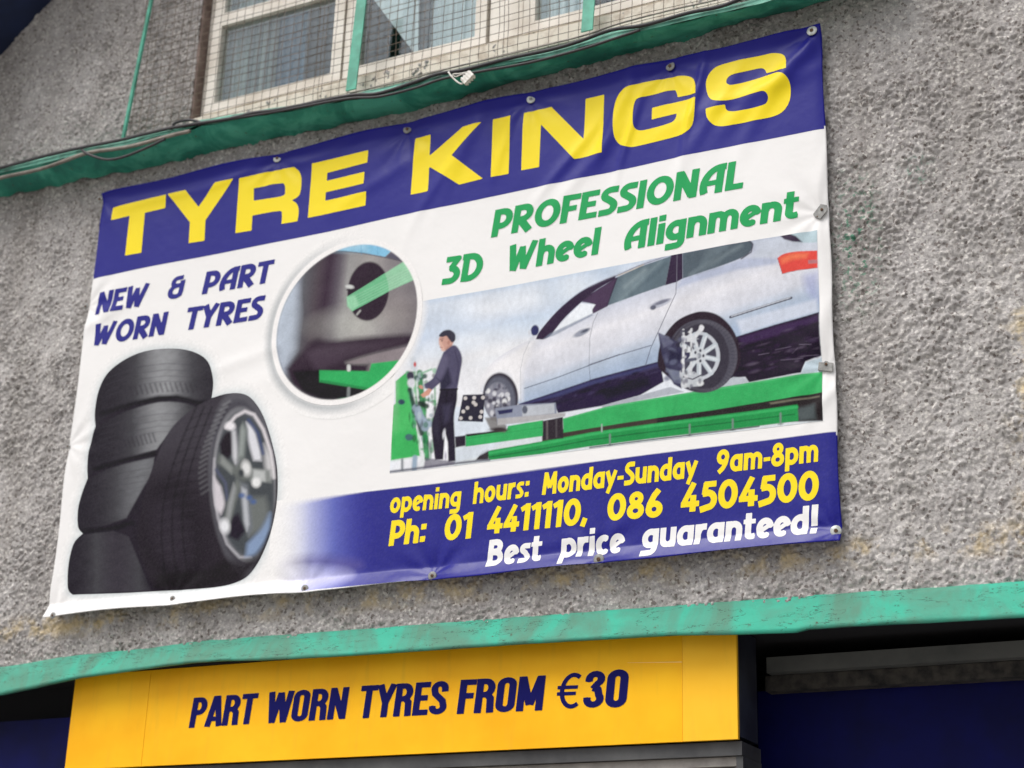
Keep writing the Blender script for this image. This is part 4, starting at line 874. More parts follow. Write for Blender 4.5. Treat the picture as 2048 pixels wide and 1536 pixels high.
    for k in range(46):
        a = rr.uniform(0, 6.28); q = rr.uniform(0, 1) ** .6; p.ell(688 + 72 * q * math.cos(a), 1075 + 108 * q * math.sin(a), rr.uniform(5, 15), rr.uniform(6, 18), 0, rr.choice([(212, 212, 218), (228, 228, 230), (62, 58, 74), (120, 122, 136), (84, 82, 98)]), 6, .9)
    p.poly([(615, 1165), (700, 1160), (745, 1215), (735, 1252), (650, 1240)], (122, 118, 116), 8, .9); p.ell(700, 1236, 50, 14, 0, (60, 52, 54), 8)
    p.poly([(486, 1030), (616, 1026), (604, 1190), (455, 1184)], (44, 42, 58), 4)
    for dx, dy in ((500, 1050), (552, 1047), (604, 1046), (548, 1075), (560, 1087), (512, 1107), (487, 1128), (596, 1130), (588, 1160), (472, 1168), (530, 1166)): p.ell(dx, dy, 11, 11, 0, (206, 200, 198), 4)
    p.poly([(676, 1110), (820, 1088), (1036, 1078), (1044, 1148), (830, 1188), (690, 1204)], (140, 146, 164), 5); p.poly([(836, 1098), (1026, 1082), (1030, 1140), (838, 1160)], (186, 190, 198), 5); p.poly([(690, 1124), (780, 1112), (778, 1134), (700, 1146)], (44, 44, 84), 5); p.ell(852, 1118, 16, 24, 0, (90, 94, 108), 5)
    p.poly([(690, 1170), (1050, 1140), (1098, 1140), (1090, 1160), (830, 1196), (690, 1210)], (178, 176, 178), 6)
    # console and mechanic
    p.poly([(88, 950), (150, 898), (190, 1080), (228, 1388), (60, 1416), (66, 1100), (88, 1080)], (76, 184, 102), 5); p.poly([(60, 1250), (220, 1240), (228, 1388), (60, 1416)], (56, 176, 92), 20, .6)
    p.ell(122, 1072, 20, 16, 0, (52, 72, 92), 6); p.ell(166, 1280, 24, 20, 0, (70, 110, 112), 6)
    for a in (((160, 900), (200, 1200), 22, (90, 170, 120)), ((200, 880), (215, 1180), 14, (150, 190, 160)), ((230, 900), (262, 1300), 34, (46, 128, 72)), ((170, 1000), (240, 1260), 26, (44, 66, 60)), ((210, 930), (260, 920), 30, (64, 92, 84)), ((250, 900), (300, 880), 8, (96, 170, 120)), ((320, 990), (320, 1140), 8, (80, 150, 100)), ((210, 1110), (260, 1220), 50, (150, 166, 184)), ((240, 1180), (290, 1200), 40, (156, 172, 190)), ((260, 1280), (270, 1400), 36, (44, 130, 76)), ((125, 1410), (125, 1470), 12, (110, 118, 124)), ((200, 1400), (195, 1470), 30, (150, 170, 190)), ((250, 1380), (240, 1450), 16, (226, 230, 232)), ((300, 1300), (290, 1400), 14, (160, 176, 170)), ((230, 1080), (270, 1096), 30, (36, 50, 44)), ((262, 1060), (320, 1066), 10, (70, 160, 96))):
        p.line([a[0], a[1]], a[2], a[3], 8, .95)
    for k in range(70):
        p.ell(rb_.uniform(165, 325), rb_.uniform(880, 1400), rb_.uniform(4, 14), rb_.uniform(5, 22), 0, rb_.choice([(40, 110, 66), (84, 176, 112), (190, 204, 210), (52, 58, 66), (36, 44, 44), (140, 160, 170), (60, 150, 90)]), 6, .6)
    p.line([(190, 820), (200, 870)], 40, (206, 212, 220), 10, .9); p.ell(203, 851, 8, 14, 0, (196, 84, 84), 5); p.ell(176, 918, 22, 26, 0, (62, 58, 76), 8); p.ell(180, 960, 22, 26, 0, (214, 214, 222), 8)
    p.poly([(350, 690, 1), (352, 740, 1), (372, 772, 1), (410, 750, 1), (432, 718, 1), (410, 680, 1)], (206, 160, 146), 6)
    p.poly([(346, 682, 1), (372, 655, 1), (410, 648, 1), (440, 670, 1), (442, 706, 1), (424, 722, 1), (408, 706, 1), (390, 684, 1), (366, 690, 1)], (58, 56, 70), 5)
    p.poly([(352, 712, 1), (346, 732), (354, 744, 1), (362, 770, 1), (380, 774), (372, 740, 1)], (226, 184, 168), 6, .8); p.line([(356, 704), (370, 700)], 4, (70, 56, 60), 4, .9); p.ell(364, 712, 4, 3, 0, (60, 50, 56), 3); p.line([(352, 750), (366, 752)], 4, (160, 96, 92), 4, .8); p.ell(404, 722, 8, 13, 8, (186, 136, 122), 4); p.poly([(386, 758, 1), (418, 734, 1), (430, 746), (392, 784)], (176, 130, 118), 6, .8)
    p.poly([(372, 780), (432, 738, 1), (466, 766, 1), (482, 820, 1), (470, 900, 1), (452, 1000), (352, 1004), (350, 960), (300, 1004), (262, 990), (256, 968), (310, 930, 1), (340, 860, 1)], (82, 78, 104), 6)
    p.poly([(400, 870, 1), (420, 960), (380, 1000), (352, 1000), (352, 956), (380, 900, 1)], (44, 42, 62), 14, .9); p.poly([(372, 800, 1), (400, 830, 1), (362, 930), (320, 960), (330, 890, 1)], (108, 104, 130), 18, .6)
    p.poly([(352, 996), (452, 992), (450, 1060, 1), (432, 1160, 1), (436, 1290), (442, 1420), (396, 1426), (394, 1310), (378, 1250), (366, 1410), (318, 1414), (304, 1300, 1), (300, 1200, 1), (330, 1100, 1)], (40, 34, 50), 6)
    p.line([(352, 1000), (452, 996)], 9, (26, 22, 34), 5); p.line([(392, 1004), (384, 1110), (352, 1250)], 5, (20, 16, 26), 6, .8); p.line([(440, 770), (462, 850), (448, 960)], 5, (58, 54, 78), 8, .8); p.line([(330, 930), (362, 960)], 5, (52, 48, 70), 6, .8)
    p.poly([(360, 1090), (420, 1080), (400, 1180), (372, 1200)], (72, 68, 92), 20, .6); p.poly([(310, 1120, 1), (350, 1080), (340, 1300), (306, 1250)], (56, 50, 70), 16, .6)
    p.ell(372, 1260, 9, 28, 8, (206, 206, 214), 5); p.ell(380, 1390, 7, 24, 0, (180, 176, 190), 5)
    p.poly([(236, 1030), (282, 992), (302, 1000), (286, 1030), (250, 1046)], (206, 150, 132), 6); p.ell(238, 984, 14, 10, 30, (196, 140, 124), 5)
    p.poly([(436, 1276), (500, 1268), (500, 1330), (440, 1340)], (44, 36, 50), 6)
    p.line([(50, 1486), (430, 1434), (640, 1414)], 13, (92, 94, 106), 8, .95); p.poly([(260, 1400), (440, 1424), (430, 1440), (250, 1466)], (96, 92, 108), 8, .8)
    p.poly([(440, 1345), (560, 1330), (730, 1310), (560, 1400), (440, 1426)], (212, 220, 230), 8, .8)
    p.c *= (1 + .045 * mottle(X, Z, 40, 3) + .03 * mottle(X, Z, 130, 4))[:, None]
    # halo of the round inset over the photograph's left end
    g = Paint(X, Z); 
    xw, zw = X, Z; d = np.hypot(xw - INX, zw - INZ) - INR
    p.blend(np.clip(1 - d / .03, 0, 1) * .9, (238, 236, 236))
    p.use(0, 0, 1); p.blend(np.clip((800 - p.x) / 60, 0, 1) * np.clip((880 - p.y) / 120, 0, 1), (240, 238, 238))
    return tint(p.c)
INX, INZ, INR = [float(v) for v in (*at(694.3, 641.0, Y_B), 0)]
INR = .5 * (float(at(845.5, 600, Y_B)[0]) - float(at(543.0, 662, Y_B)[0])); INX = .5 * (float(at(845.5, 600, Y_B)[0]) + float(at(543.0, 662, Y_B)[0]))
cbl = at(777.6, 945.5, Y_B); cbr = at(1647.2, 843, Y_B); ctr_ = at(1634.7, 460.3, Y_B); ctl = at(797, 611, Y_B)
quad_band('car_photograph', [tuple(map(float, cbl)), tuple(map(float, cbr)), tuple(map(float, ctr_)), tuple(map(float, ctl))], .0007, M_VPRINT, ban, .0026, paint_car)['label'] = 'printed photograph of a silver estate car on a green wheel alignment lift with a mechanic'

# --- round inset
def paint_inset(X, Z):
    p = Paint(X, Z); p.use(510, 450, 4.0417); u, v = p.u, p.v
    t = u + (v - 600) * .12
    base = p.lerp(t, [(160, (176, 184, 200)), (300, (150, 156, 170)), (380, (92, 92, 98)), (480, (78, 68, 76)), (560, (58, 42, 58)), (640, (92, 84, 94)), (720, (150, 148, 148)), (900, (160, 156, 154)), (1100, (132, 126, 130)), (1360, (116, 110, 116))])
    p.blend(np.ones(len(u)), base)
    p.ell(800, 800, 260, 110, -5, (186, 186, 180), 120, .6); p.ell(1150, 700, 160, 160, 0, (150, 142, 140), 120, .5)
    p.poly([(160, 640), (330, 420), (350, 700), (320, 1000), (235, 1170), (150, 950)], (188, 198, 212), 60, .8)
    p.poly([(480, 60), (1180, 60), (1170, 176), (1110, 205, 1), (1052, 258), (870, 224, 1), (700, 206, 1), (560, 212), (460, 260)], (132, 190, 222), 5)
    p.poly([(560, 190), (680, 120, 1), (860, 110, 1), (900, 200), (700, 200)], (176, 214, 232), 50, .7)
    for xx in (850, 985): p.line([(xx, 90), (xx + 6, 235)], 6, (104, 160, 200), 5, .7)
    p.poly([(1052, 258), (1120, 208, 1), (1168, 176), (1400, 176), (1400, 300), (1180, 290)], (92, 88, 104), 8)
    p.line([(560, 212), (700, 206), (870, 226), (1050, 262), (1200, 296)], 7, (60, 52, 66), 6, .8)
    p.ell(912, 534, 168, 238, 6, (52, 38, 52), 8); p.ell(905, 520, 160, 225, 6, (44, 30, 44), 10, .6)
    p.ell(760, 495, 34, 16, 10, (206, 208, 206), 7); p.line([(735, 520), (830, 525)], 8, (40, 34, 44), 5); p.line([(820, 720), (845, 690)], 14, (178, 178, 176), 8)
    p.poly([(736, 578), (900, 480), (1250, 268), (1330, 318), (1332, 425), (1090, 530), (850, 655), (780, 692), (742, 650)], (150, 206, 168), 6, .92)
    inh = np.clip((1 - np.sqrt(((u - 912) / 168) ** 2 + ((v - 534) / 238) ** 2)) * 168 / 8 + .5, 0, 1)
    pts = smooth_mix([(736, 578), (900, 480), (1250, 268), (1330, 318), (1332, 425), (1090, 530), (850, 655), (780, 692), (742, 650)])
    p.blend(p.soft(polysd(u, v, pts), 6) * inh * .8, (104, 186, 136))
    p.poly([(738, 578), (800, 560), (835, 640), (780, 692), (742, 650)], (158, 214, 176), 14, .8)
    for k in range(5): p.line([(800, 572 + k * 22), (1310, 322 + k * 22)], 5, (196, 228, 206), 7, .35)
    p.poly([(250, 1160), (380, 1020, 1), (480, 930, 1), (600, 935, 1), (900, 905, 1), (1300, 880), (1290, 960), (1000, 1030, 1), (740, 1112), (920, 1120), (900, 1300), (1000, 1420), (600, 1460), (300, 1300)], (52, 38, 52), 36)
    p.poly([(420, 1040), (560, 980, 1), (900, 950, 1), (1200, 925), (1100, 975), (740, 1080), (500, 1200)], (84, 70, 84), 40, .5)
    p.poly([(740, 1112), (1000, 1034, 1), (1290, 968), (1210, 1084), (940, 1112), (800, 1120)], (140, 130, 134), 8)
    p.poly([(300, 1180), (520, 1170), (560, 1270), (900, 1330), (960, 1400), (600, 1440), (380, 1340)], (28, 22, 30), 20)
    p.poly([(520, 1174), (920, 1180), (938, 1118), (1180, 1088), (1140, 1180), (1040, 1260), (905, 1330), (520, 1268)], (52, 172, 96), 8); p.poly([(530, 1250), (905, 1310), (905, 1330), (520, 1268)], (34, 120, 66), 8, .7)
    p.line([(756, 1140), (756, 1168)], 30, (206, 208, 206), 8); p.line([(756, 1320), (752, 1400)], 26, (140, 146, 146), 10, .8); p.ell(740, 1412, 60, 18, 0, (50, 130, 84), 10)
    p.c *= (1 + .05 * mottle(X, Z, 45, 5) + .03 * mottle(X, Z, 400, 6))[:, None]
    d = INR - np.hypot(X - INX, Z - INZ)
    ring = np.clip((.0235 - d) / .005, 0, 1)
    p.blend(ring, (246, 243, 242)); p.blend(np.clip(1 - np.abs(d - .0245) / .004, 0, 1) * .35 * np.clip((INX - X) / .2 + .4, 0, 1), (120, 122, 128))
    return tint(p.c)
def disc_field(r, pad=.02, st=.0028):
    xs = np.arange(INX - r - pad, INX + r + pad, st); zs = np.arange(INZ - r - pad, INZ + r + pad, st); X, Z = np.meshgrid(xs, zs); return xs, zs, r - np.hypot(X - INX, Z - INZ)
def paint_halo(X, Z):
    p = Paint(X, Z); d = np.hypot(X - INX, Z - INZ) - INR; ang = np.clip(.62 - .5 * (X - INX) / INR - .35 * (Z - INZ) / INR, 0, 1) * np.clip(((INX + .14) - X + .25 * (INZ - Z)) / .2, 0, 1)
    p.blend(np.clip(1 - np.abs(d - .010) / .030, 0, 1) * ang * .62, (142, 150, 156))
    return tint(p.c)
# soft printed drop shadow ring only where it lies on the white ground (left and below)
xs_, zs_, Fh = disc_field(INR + .052, .02, .004); Xh, Zh = np.meshgrid(xs_, zs_)
skin('inset_shadow', xs_, zs_, np.minimum(Fh, (INX + .14) - Xh + .25 * (INZ - Zh)), .00045, M_VPRINT, ban, paint_halo)
xs_, zs_, Fh = disc_field(INR)
skin('inset_picture', xs_, zs_, Fh, .0011, M_VPRINT, ban, paint_inset)['label'] = 'round printed close-up of a green laser beam passing a hole in grey metal'

# --- stack of tyres
SIL = smooth_mix([(308, 470), (303, 400, 1), (322, 280, 1), (368, 185, 1), (450, 115, 1), (560, 66, 1), (690, 48, 1), (800, 56, 1), (880, 92, 1), (918, 150, 1), (930, 230, 1), (922, 312), (1000, 288, 1), (1080, 286, 1), (1140, 318, 1), (1200, 410, 1), (1250, 560, 1), (1277, 700, 1), (1277, 860, 1), (1252, 1010, 1), (1212, 1130, 1), (1160, 1230, 1), (1100, 1290, 1), (1000, 1326, 1), (860, 1342, 1), (700, 1348), (500, 1362, 1), (300, 1370, 1), (180, 1374), (158, 1340, 1), (160, 1220, 1), (190, 1100, 1), (240, 1046), (214, 1010, 1), (214, 920, 1), (236, 830, 1), (268, 750), (266, 660, 1), (282, 560, 1)])
def paint_tyres(X, Z):
    p = Paint(X, Z); p.use(80, 680, 2.694); u, v = p.u, p.v
    p.blend(np.ones(len(u)), (40, 34, 44))
    def tyre(pts, x0, x1, hi, yy):
        sh = np.exp(-((u - (x0 + (x1 - x0) * .58)) / ((x1 - x0) * .27)) ** 2); cols = p.lerp(sh, [(0, (40, 36, 44)), (.45, (68, 67, 72)), (1, hi)])
        p.polyg(pts, cols, 10)
    tyre([(308, 470), (303, 400, 1), (322, 280, 1), (368, 185, 1), (450, 115, 1), (560, 66, 1), (690, 48, 1), (800, 56, 1), (880, 92, 1), (918, 150, 1), (930, 230, 1), (924, 330), (860, 340, 1), (740, 312, 1), (640, 312, 1), (500, 350, 1), (380, 400)], 310, 930, (146, 147, 150), 0)
    tyre([(306, 480), (380, 425), (500, 376, 1), (640, 338, 1), (760, 338, 1), (840, 360), (700, 500, 1), (630, 590), (560, 612, 1), (470, 640, 1), (370, 680), (270, 740), (282, 560, 1)], 280, 920, (140, 141, 144), 0)
    tyre([(270, 750), (370, 700), (470, 668, 1), (618, 632), (600, 720, 1), (540, 830, 1), (470, 960), (330, 1010, 1), (240, 1030), (214, 1000, 1), (214, 920, 1), (236, 830, 1)], 200, 820, (112, 113, 117), 0)
    tyre([(240, 1050), (400, 1030), (480, 1060), (600, 1350), (180, 1372), (158, 1330, 1), (160, 1220, 1), (190, 1100, 1)], 150, 620, (58, 54, 62), 0)
    # shoulder shine and treads
    for y0, n_, x0, x1 in ((300, 16, 470, 900), (585, 10, 420, 640)):
        for k in range(n_):
            x = x0 + (x1 - x0) * k / n_; yy = y0 - 40 * math.exp(-((x - 720) / 260) ** 2) + (0 if y0 < 400 else (x - 420) * -.1)
            p.line([(x - 8, yy - 26), (x + 6, yy + 16)], 7, (52, 48, 56), 8, .7)
    for k, (dy) in enumerate((0, 34, 66, 95)):
        p.line([(360 + k * 4, 210 + dy), (520, 150 + dy), (680, 128 + dy), (820, 134 + dy), (915, 170 + dy)], 4, (64, 62, 70), 5, .45)
        p.line([(330, 480 + dy), (480, 430 + dy), (640, 400 + dy), (760, 396 + dy)], 4, (62, 60, 68), 5, .4)
        p.line([(290, 780 + dy), (430, 720 + dy), (600, 690 + dy)], 4, (60, 56, 64), 5, .3)
    p.line([(340, 400), (500, 346), (640, 312), (740, 308), (860, 338), (925, 330)], 22, (26, 22, 30), 12); p.line([(300, 700), (370, 676), (480, 642), (620, 610)], 20, (26, 22, 30), 12); p.line([(235, 1036), (400, 1016), (500, 985)], 24, (26, 22, 30), 14)
    p.c *= (1 + .06 * mottle(X * .4, Z, 160, 8))[:, None]
    # front tyre tread
    front = [(620, 1340), (568, 1230, 1), (530, 1060, 1), (560, 860, 1), (620, 660, 1), (700, 490, 1), (800, 388, 1), (900, 325, 1), (1000, 290, 1), (1080, 286, 1), (1140, 318, 1), (1200, 410, 1), (1250, 560, 1), (1277, 700, 1), (1277, 860, 1), (1252, 1010, 1), (1212, 1130, 1), (1160, 1230, 1), (1100, 1290, 1), (1000, 1326, 1), (860, 1342, 1)]
    g = np.exp(-((v - 480) / 260) ** 2); p.polyg(front, p.lerp(g, [(0, (42, 36, 44)), (1, (66, 62, 70))]), 9)
    p.poly([(600, 760), (760, 740, 1), (850, 900, 1), (900, 1200, 1), (860, 1330), (620, 1330), (540, 1080, 1)], (34, 28, 36), 60, .7); p.poly([(600, 900, 1), (720, 880, 1), (800, 1040, 1), (780, 1200, 1), (640, 1150, 1)], (56, 50, 60), 60, .5)
    # sidewall
    p.ell(1098, 785, 176, 500, -4, (74, 72, 80), 12); p.ell(1094, 770, 182, 498, -4, (112, 112, 118), 16, .75, .94)
    p.ell(1110, 900, 160, 400, -4, (46, 40, 48), 60, .55)
    for k in range(30):      # lateral sipes and grooves of the leaning tyre's tread
        t = k / 29; yc = 360 + 900 * t; xl = 800 - 250 * math.sin(min(1, t * 1.25) * 1.5) + 60 * t; xr = 985 - 150 * math.sin(min(t, .75) * 2.1) + 40 * max(0, t - .6)
        p.line([(xl + 30, yc + 34), ((xl + xr) / 2, yc + 8), (xr - 6, yc - 4)], 6, (24, 20, 26) if k % 2 else (62, 58, 66), 8, .5 * (1 - .6 * t))
    for q_ in (.25, .5, .75):
        p.line([(800 - 250 * math.sin(min(1, t * 1.25) * 1.5) + 60 * t + q_ * (185 + 90 * t) * .9, 360 + 900 * t) for t in [x / 12 for x in range(13)]], 9, (22, 18, 24), 9, .6)
    for k in range(18):
        a = math.radians(118 + k * 7.5); cx_, cy_ = 1098 - 10, 785; x = cx_ + 205 * math.cos(a) * 1.0; y = cy_ - 480 * math.sin(a)
        t = k / 17; x = 985 - 150 * math.sin(t * 1.9) + 30 * t; y = 350 + 480 * t
        p.line([(x, y), (x + 34, y - 22)], 12, (126, 126, 130), 9, .6 * (1 - .5 * t)); p.line([(x + 2, y + 14), (x + 34, y - 6)], 7, (44, 40, 48), 7, .7)
    # rim
    p.ell(1102, 778, 168, 412, -4, (150, 150, 154), 10); p.ell(1104, 780, 158, 400, -4, (84, 86, 92), 12); p.ell(1106, 782, 148, 386, -4, (70, 74, 78), 16)
    p.line([(1000, 470), (1050, 410), (1100, 382), (1150, 400), (1200, 480), (1240, 600), (1262, 740)], 15, (222, 216, 220), 10, .95); p.line([(940, 640), (936, 800), (960, 960), (1010, 1100), (1080, 1172), (1140, 1172)], 11, (176, 174, 180), 9, .9)
    p.poly([(1205, 560), (1240, 620, 1), (1262, 740), (1225, 750), (1210, 660, 1)], (206, 204, 206), 22, .9)
    p.poly([(1108, 440), (1150, 480, 1), (1185, 600, 1), (1190, 650), (1150, 648), (1125, 560, 1)], (216, 216, 222), 14); p.line([(1120, 430), (1170, 500), (1200, 610)], 16, (66, 78, 116), 12, .9)
    p.poly([(968, 560), (1000, 500, 1), (1040, 505), (1036, 610), (1010, 640), (975, 612)], (34, 26, 36), 12)
    p.poly([(936, 735), (975, 790), (996, 880, 1), (978, 940), (945, 890, 1)], (206, 200, 206), 14); p.line([(950, 700), (1000, 770), (1010, 860)], 14, (84, 88, 110), 10)
    p.poly([(1030, 960), (1070, 935), (1110, 1030), (1070, 1080), (1025, 1062)], (36, 28, 42), 14); p.poly([(1120, 1100), (1180, 1030, 1), (1240, 930, 1), (1232, 1050, 1), (1170, 1150, 1), (1112, 1168)], (132, 152, 184), 20)
    p.poly([(1125, 850), (1215, 845), (1232, 930, 1), (1190, 1020, 1), (1130, 1060), (1105, 960)], (112, 116, 114), 26, .9)
    for pts, c1, c2 in (([(1028, 460), (1052, 470), (1080, 640), (1060, 690), (1036, 640)], (150, 150, 156), (206, 206, 210)), ([(1062, 650), (1100, 640), (1115, 480), (1090, 440), (1076, 470)], (120, 126, 124), (150, 156, 154)), ([(1120, 690), (1240, 700), (1246, 768), (1130, 760)], (132, 136, 134), (190, 192, 192)), ([(1070, 760), (1120, 780), (1150, 1010), (1128, 1060), (1100, 990)], (112, 116, 122), (188, 190, 196)), ([(1060, 740), (1084, 780), (1024, 1000), (984, 1020), (1010, 880)], (110, 114, 112), (150, 152, 154)), ([(1066, 690), (1058, 736), (950, 660), (962, 610)], (104, 108, 106), (140, 144, 142))):
        p.poly(pts, c1, 14); cx_ = sum(q[0] for q in pts) / len(pts); cy_ = sum(q[1] for q in pts) / len(pts)
        p.poly([(cx_ + (q[0] - cx_) * .55 - 4, cy_ + (q[1] - cy_) * .8) for q in pts], c2, 12, .85)
    p.ell(1098, 704, 44, 56, 0, (104, 108, 106), 16); p.ell(1110, 690, 24, 40, -10, (218, 218, 218), 14); p.ell(1084, 716, 14, 20, 0, (58, 62, 66), 10); p.ell(1165, 768, 24, 26, 0, (228, 228, 228), 12); p.ell(998, 1004, 26, 38, -10, (226, 226, 230), 16); p.ell(1022, 462, 26, 22, 0, (232, 228, 232), 12)
    for a_ in ((1128, 850), (1150, 872), (1090, 838)): p.ell(a_[0], a_[1], 16, 13, 0, (70, 96, 150), 10, .8)
    p.line([(1277, 700), (1277, 860), (1252, 1010), (1212, 1130), (1160, 1230)], 16, (34, 28, 36), 10, .8)
    p.poly([(620, 1340), (860, 1346), (1100, 1292), (1212, 1130), (1240, 1050), (1180, 1160), (1100, 1210), (1000, 1180), (900, 1240), (640, 1260)], (30, 24, 30), 30, .85)
    return tint(p.c)
silp = towall([(80 + x / 2.694, 680 + y / 2.694) for x, y in SIL])
sxs = np.arange(min(q[0] for q in silp) - .02, max(q[0] for q in silp) + .02, .003); szs = np.arange(min(q[1] for q in silp) - .02, max(q[1] for q in silp) + .02, .003)
Xs, Zs = np.meshgrid(sxs, szs)
def paint_glow(X, Z):
    p = Paint(X, Z); d = -polysd(X, Z, silp[::2]); k = np.clip((BX0 + .55 - X) / .5, 0, 1)
    p.blend(np.clip(1 - d / .05, 0, 1) ** 2 * .38, (150, 176, 184)); return tint(p.c)
FdT = polysd(Xs, Zs, silp)
gxs = np.arange(sxs[0] - .05, sxs[-1] + .06, .006); gzs = np.arange(szs[0] - .02, szs[-1] + .06, .006); Xg, Zg = np.meshgrid(gxs, gzs)
skin('picture_glow', gxs, gzs, np.minimum(.05 + polysd(Xg, Zg, silp[::2]), Zg - (BZ0 + .03)), .0003, M_VPRINT, ban, paint_glow)
skin('tyre_picture', sxs, szs, FdT, .0009, M_VPRINT, ban, paint_tyres)['label'] = 'printed photograph of four stacked black tyres with an alloy wheel leaning on them'

# ------------------------------------------------------------------ lettering
Ss = 's'
HEAD = [
 ('T', 180, 280, 3.4133, [[(155, 462), (520, 372), (513, 464), (376, 498), (355, 772), (243, 791), (272, 518), (146, 548)]]),
 ('Y', 180, 280, 3.4133, [[(530, 368), (650, 340), (738, 455), (855, 290), (980, 265), (785, 545), (778, 685), (672, 703), (680, 560)]]),
 ('R', 180, 280, 3.4133, [[(1018, 262), (1340, 184, 1), (1400, 190, 1), (1430, 235, 1), (1433, 310, 1), (1418, 372, 1), (1370, 405), (1405, 432, 1), (1416, 480, 1), (1408, 548), (1300, 568), (1303, 505, 1), (1282, 480, 1), (1105, 513), (1098, 615), (988, 633)], [(1116, 328), (1285, 290, 1), (1318, 298, 1), (1324, 340, 1), (1300, 378, 1), (1114, 412)]]),
 ('E', 180, 280, 3.4133, [[(1508, 155), (1898, 68), (1892, 152), (1612, 218), (1608, 272), (1872, 215), (1866, 295), (1601, 350), (1597, 408), (1886, 350), (1878, 445), (1478, 525)]]),
 ('K', 780, 80, 2.3814, [[(120, 467), (195, 452), (190, 552), (350, 417), (442, 397), (298, 553), (445, 662), (330, 690), (188, 604), (183, 722), (100, 738)]]),
 ('I', 780, 80, 2.3814, [[(495, 383), (580, 365), (568, 640), (483, 656)]]),
 ('N', 780, 80, 2.3814, [[(640, 350), (770, 320), (925, 475), (933, 282), (1022, 262), (1015, 542), (880, 570), (722, 405), (713, 608), (628, 624)]]),
 ('G', 780, 80, 2.3814, [[(1462, 262), (1458, 215, 1), (1440, 182, 1), (1395, 172, 1), (1330, 182, 1), (1180, 215, 1), (1110, 245, 1), (1075, 310, 1), (1068, 420, 1), (1082, 485, 1), (1130, 512, 1), (1200, 505, 1), (1370, 465, 1), (1425, 440, 1), (1452, 390, 1), (1461, 280), (1252, 328), (1250, 384), (1370, 356), (1364, 382, 1), (1335, 403, 1), (1225, 431, 1), (1182, 432, 1), (1164, 410, 1), (1163, 345, 1), (1172, 300, 1), (1200, 280, 1), (1345, 244, 1), (1366, 252, 1), (1374, 277)]]),
 ('S', 780, 80, 2.3814, [[(1897, 150), (1893, 105, 1), (1875, 75, 1), (1830, 66, 1), (1770, 78, 1), (1590, 118, 1), (1535, 150, 1), (1510, 195, 1), (1510, 240, 1), (1525, 280, 1), (1560, 298, 1), (1620, 295, 1), (1750, 262, 1), (1790, 257, 1), (1807, 275, 1), (1803, 302, 1), (1775, 321, 1), (1665, 345, 1), (1625, 346, 1), (1607, 338, 1), (1602, 316), (1510, 336), (1517, 378, 1), (1545, 410, 1), (1590, 418, 1), (1650, 408, 1), (1800, 376, 1), (1868, 348, 1), (1903, 300, 1), (1912, 240, 1), (1903, 195, 1), (1872, 171, 1), (1820, 172, 1), (1655, 215, 1), (1622, 220, 1), (1606, 206, 1), (1616, 182, 1), (1650, 166, 1), (1755, 140, 1), (1785, 143, 1), (1798, 164)]]),
]
def word_empty(label, x, z):
    return None
for ch, ox, oy, s, loops in HEAD:
    lw = [towall([(a, b) for a, b in smooth_mix(zmap(l, ox, oy, s))]) for l in loops]
    x0, x1 = min(q[0] for q in lw[0]), max(q[0] for q in lw[0]); z0, z1 = min(q[1] for q in lw[0]), max(q[1] for q in lw[0])
    xs = np.arange(x0 - .006, x1 + .006, .003); zs = np.arange(z0 - .006, z1 + .006, .003); X, Z = np.meshgrid(xs, zs)
    Fd = polysd(X, Z, lw[0])
    for h in lw[1:]: Fd = np.minimum(Fd, -polysd(X, Z, h))
    skin('letter', xs, zs, Fd, .0011, M_VYEL, ban)['label'] = 'yellow headline letter ' + ch

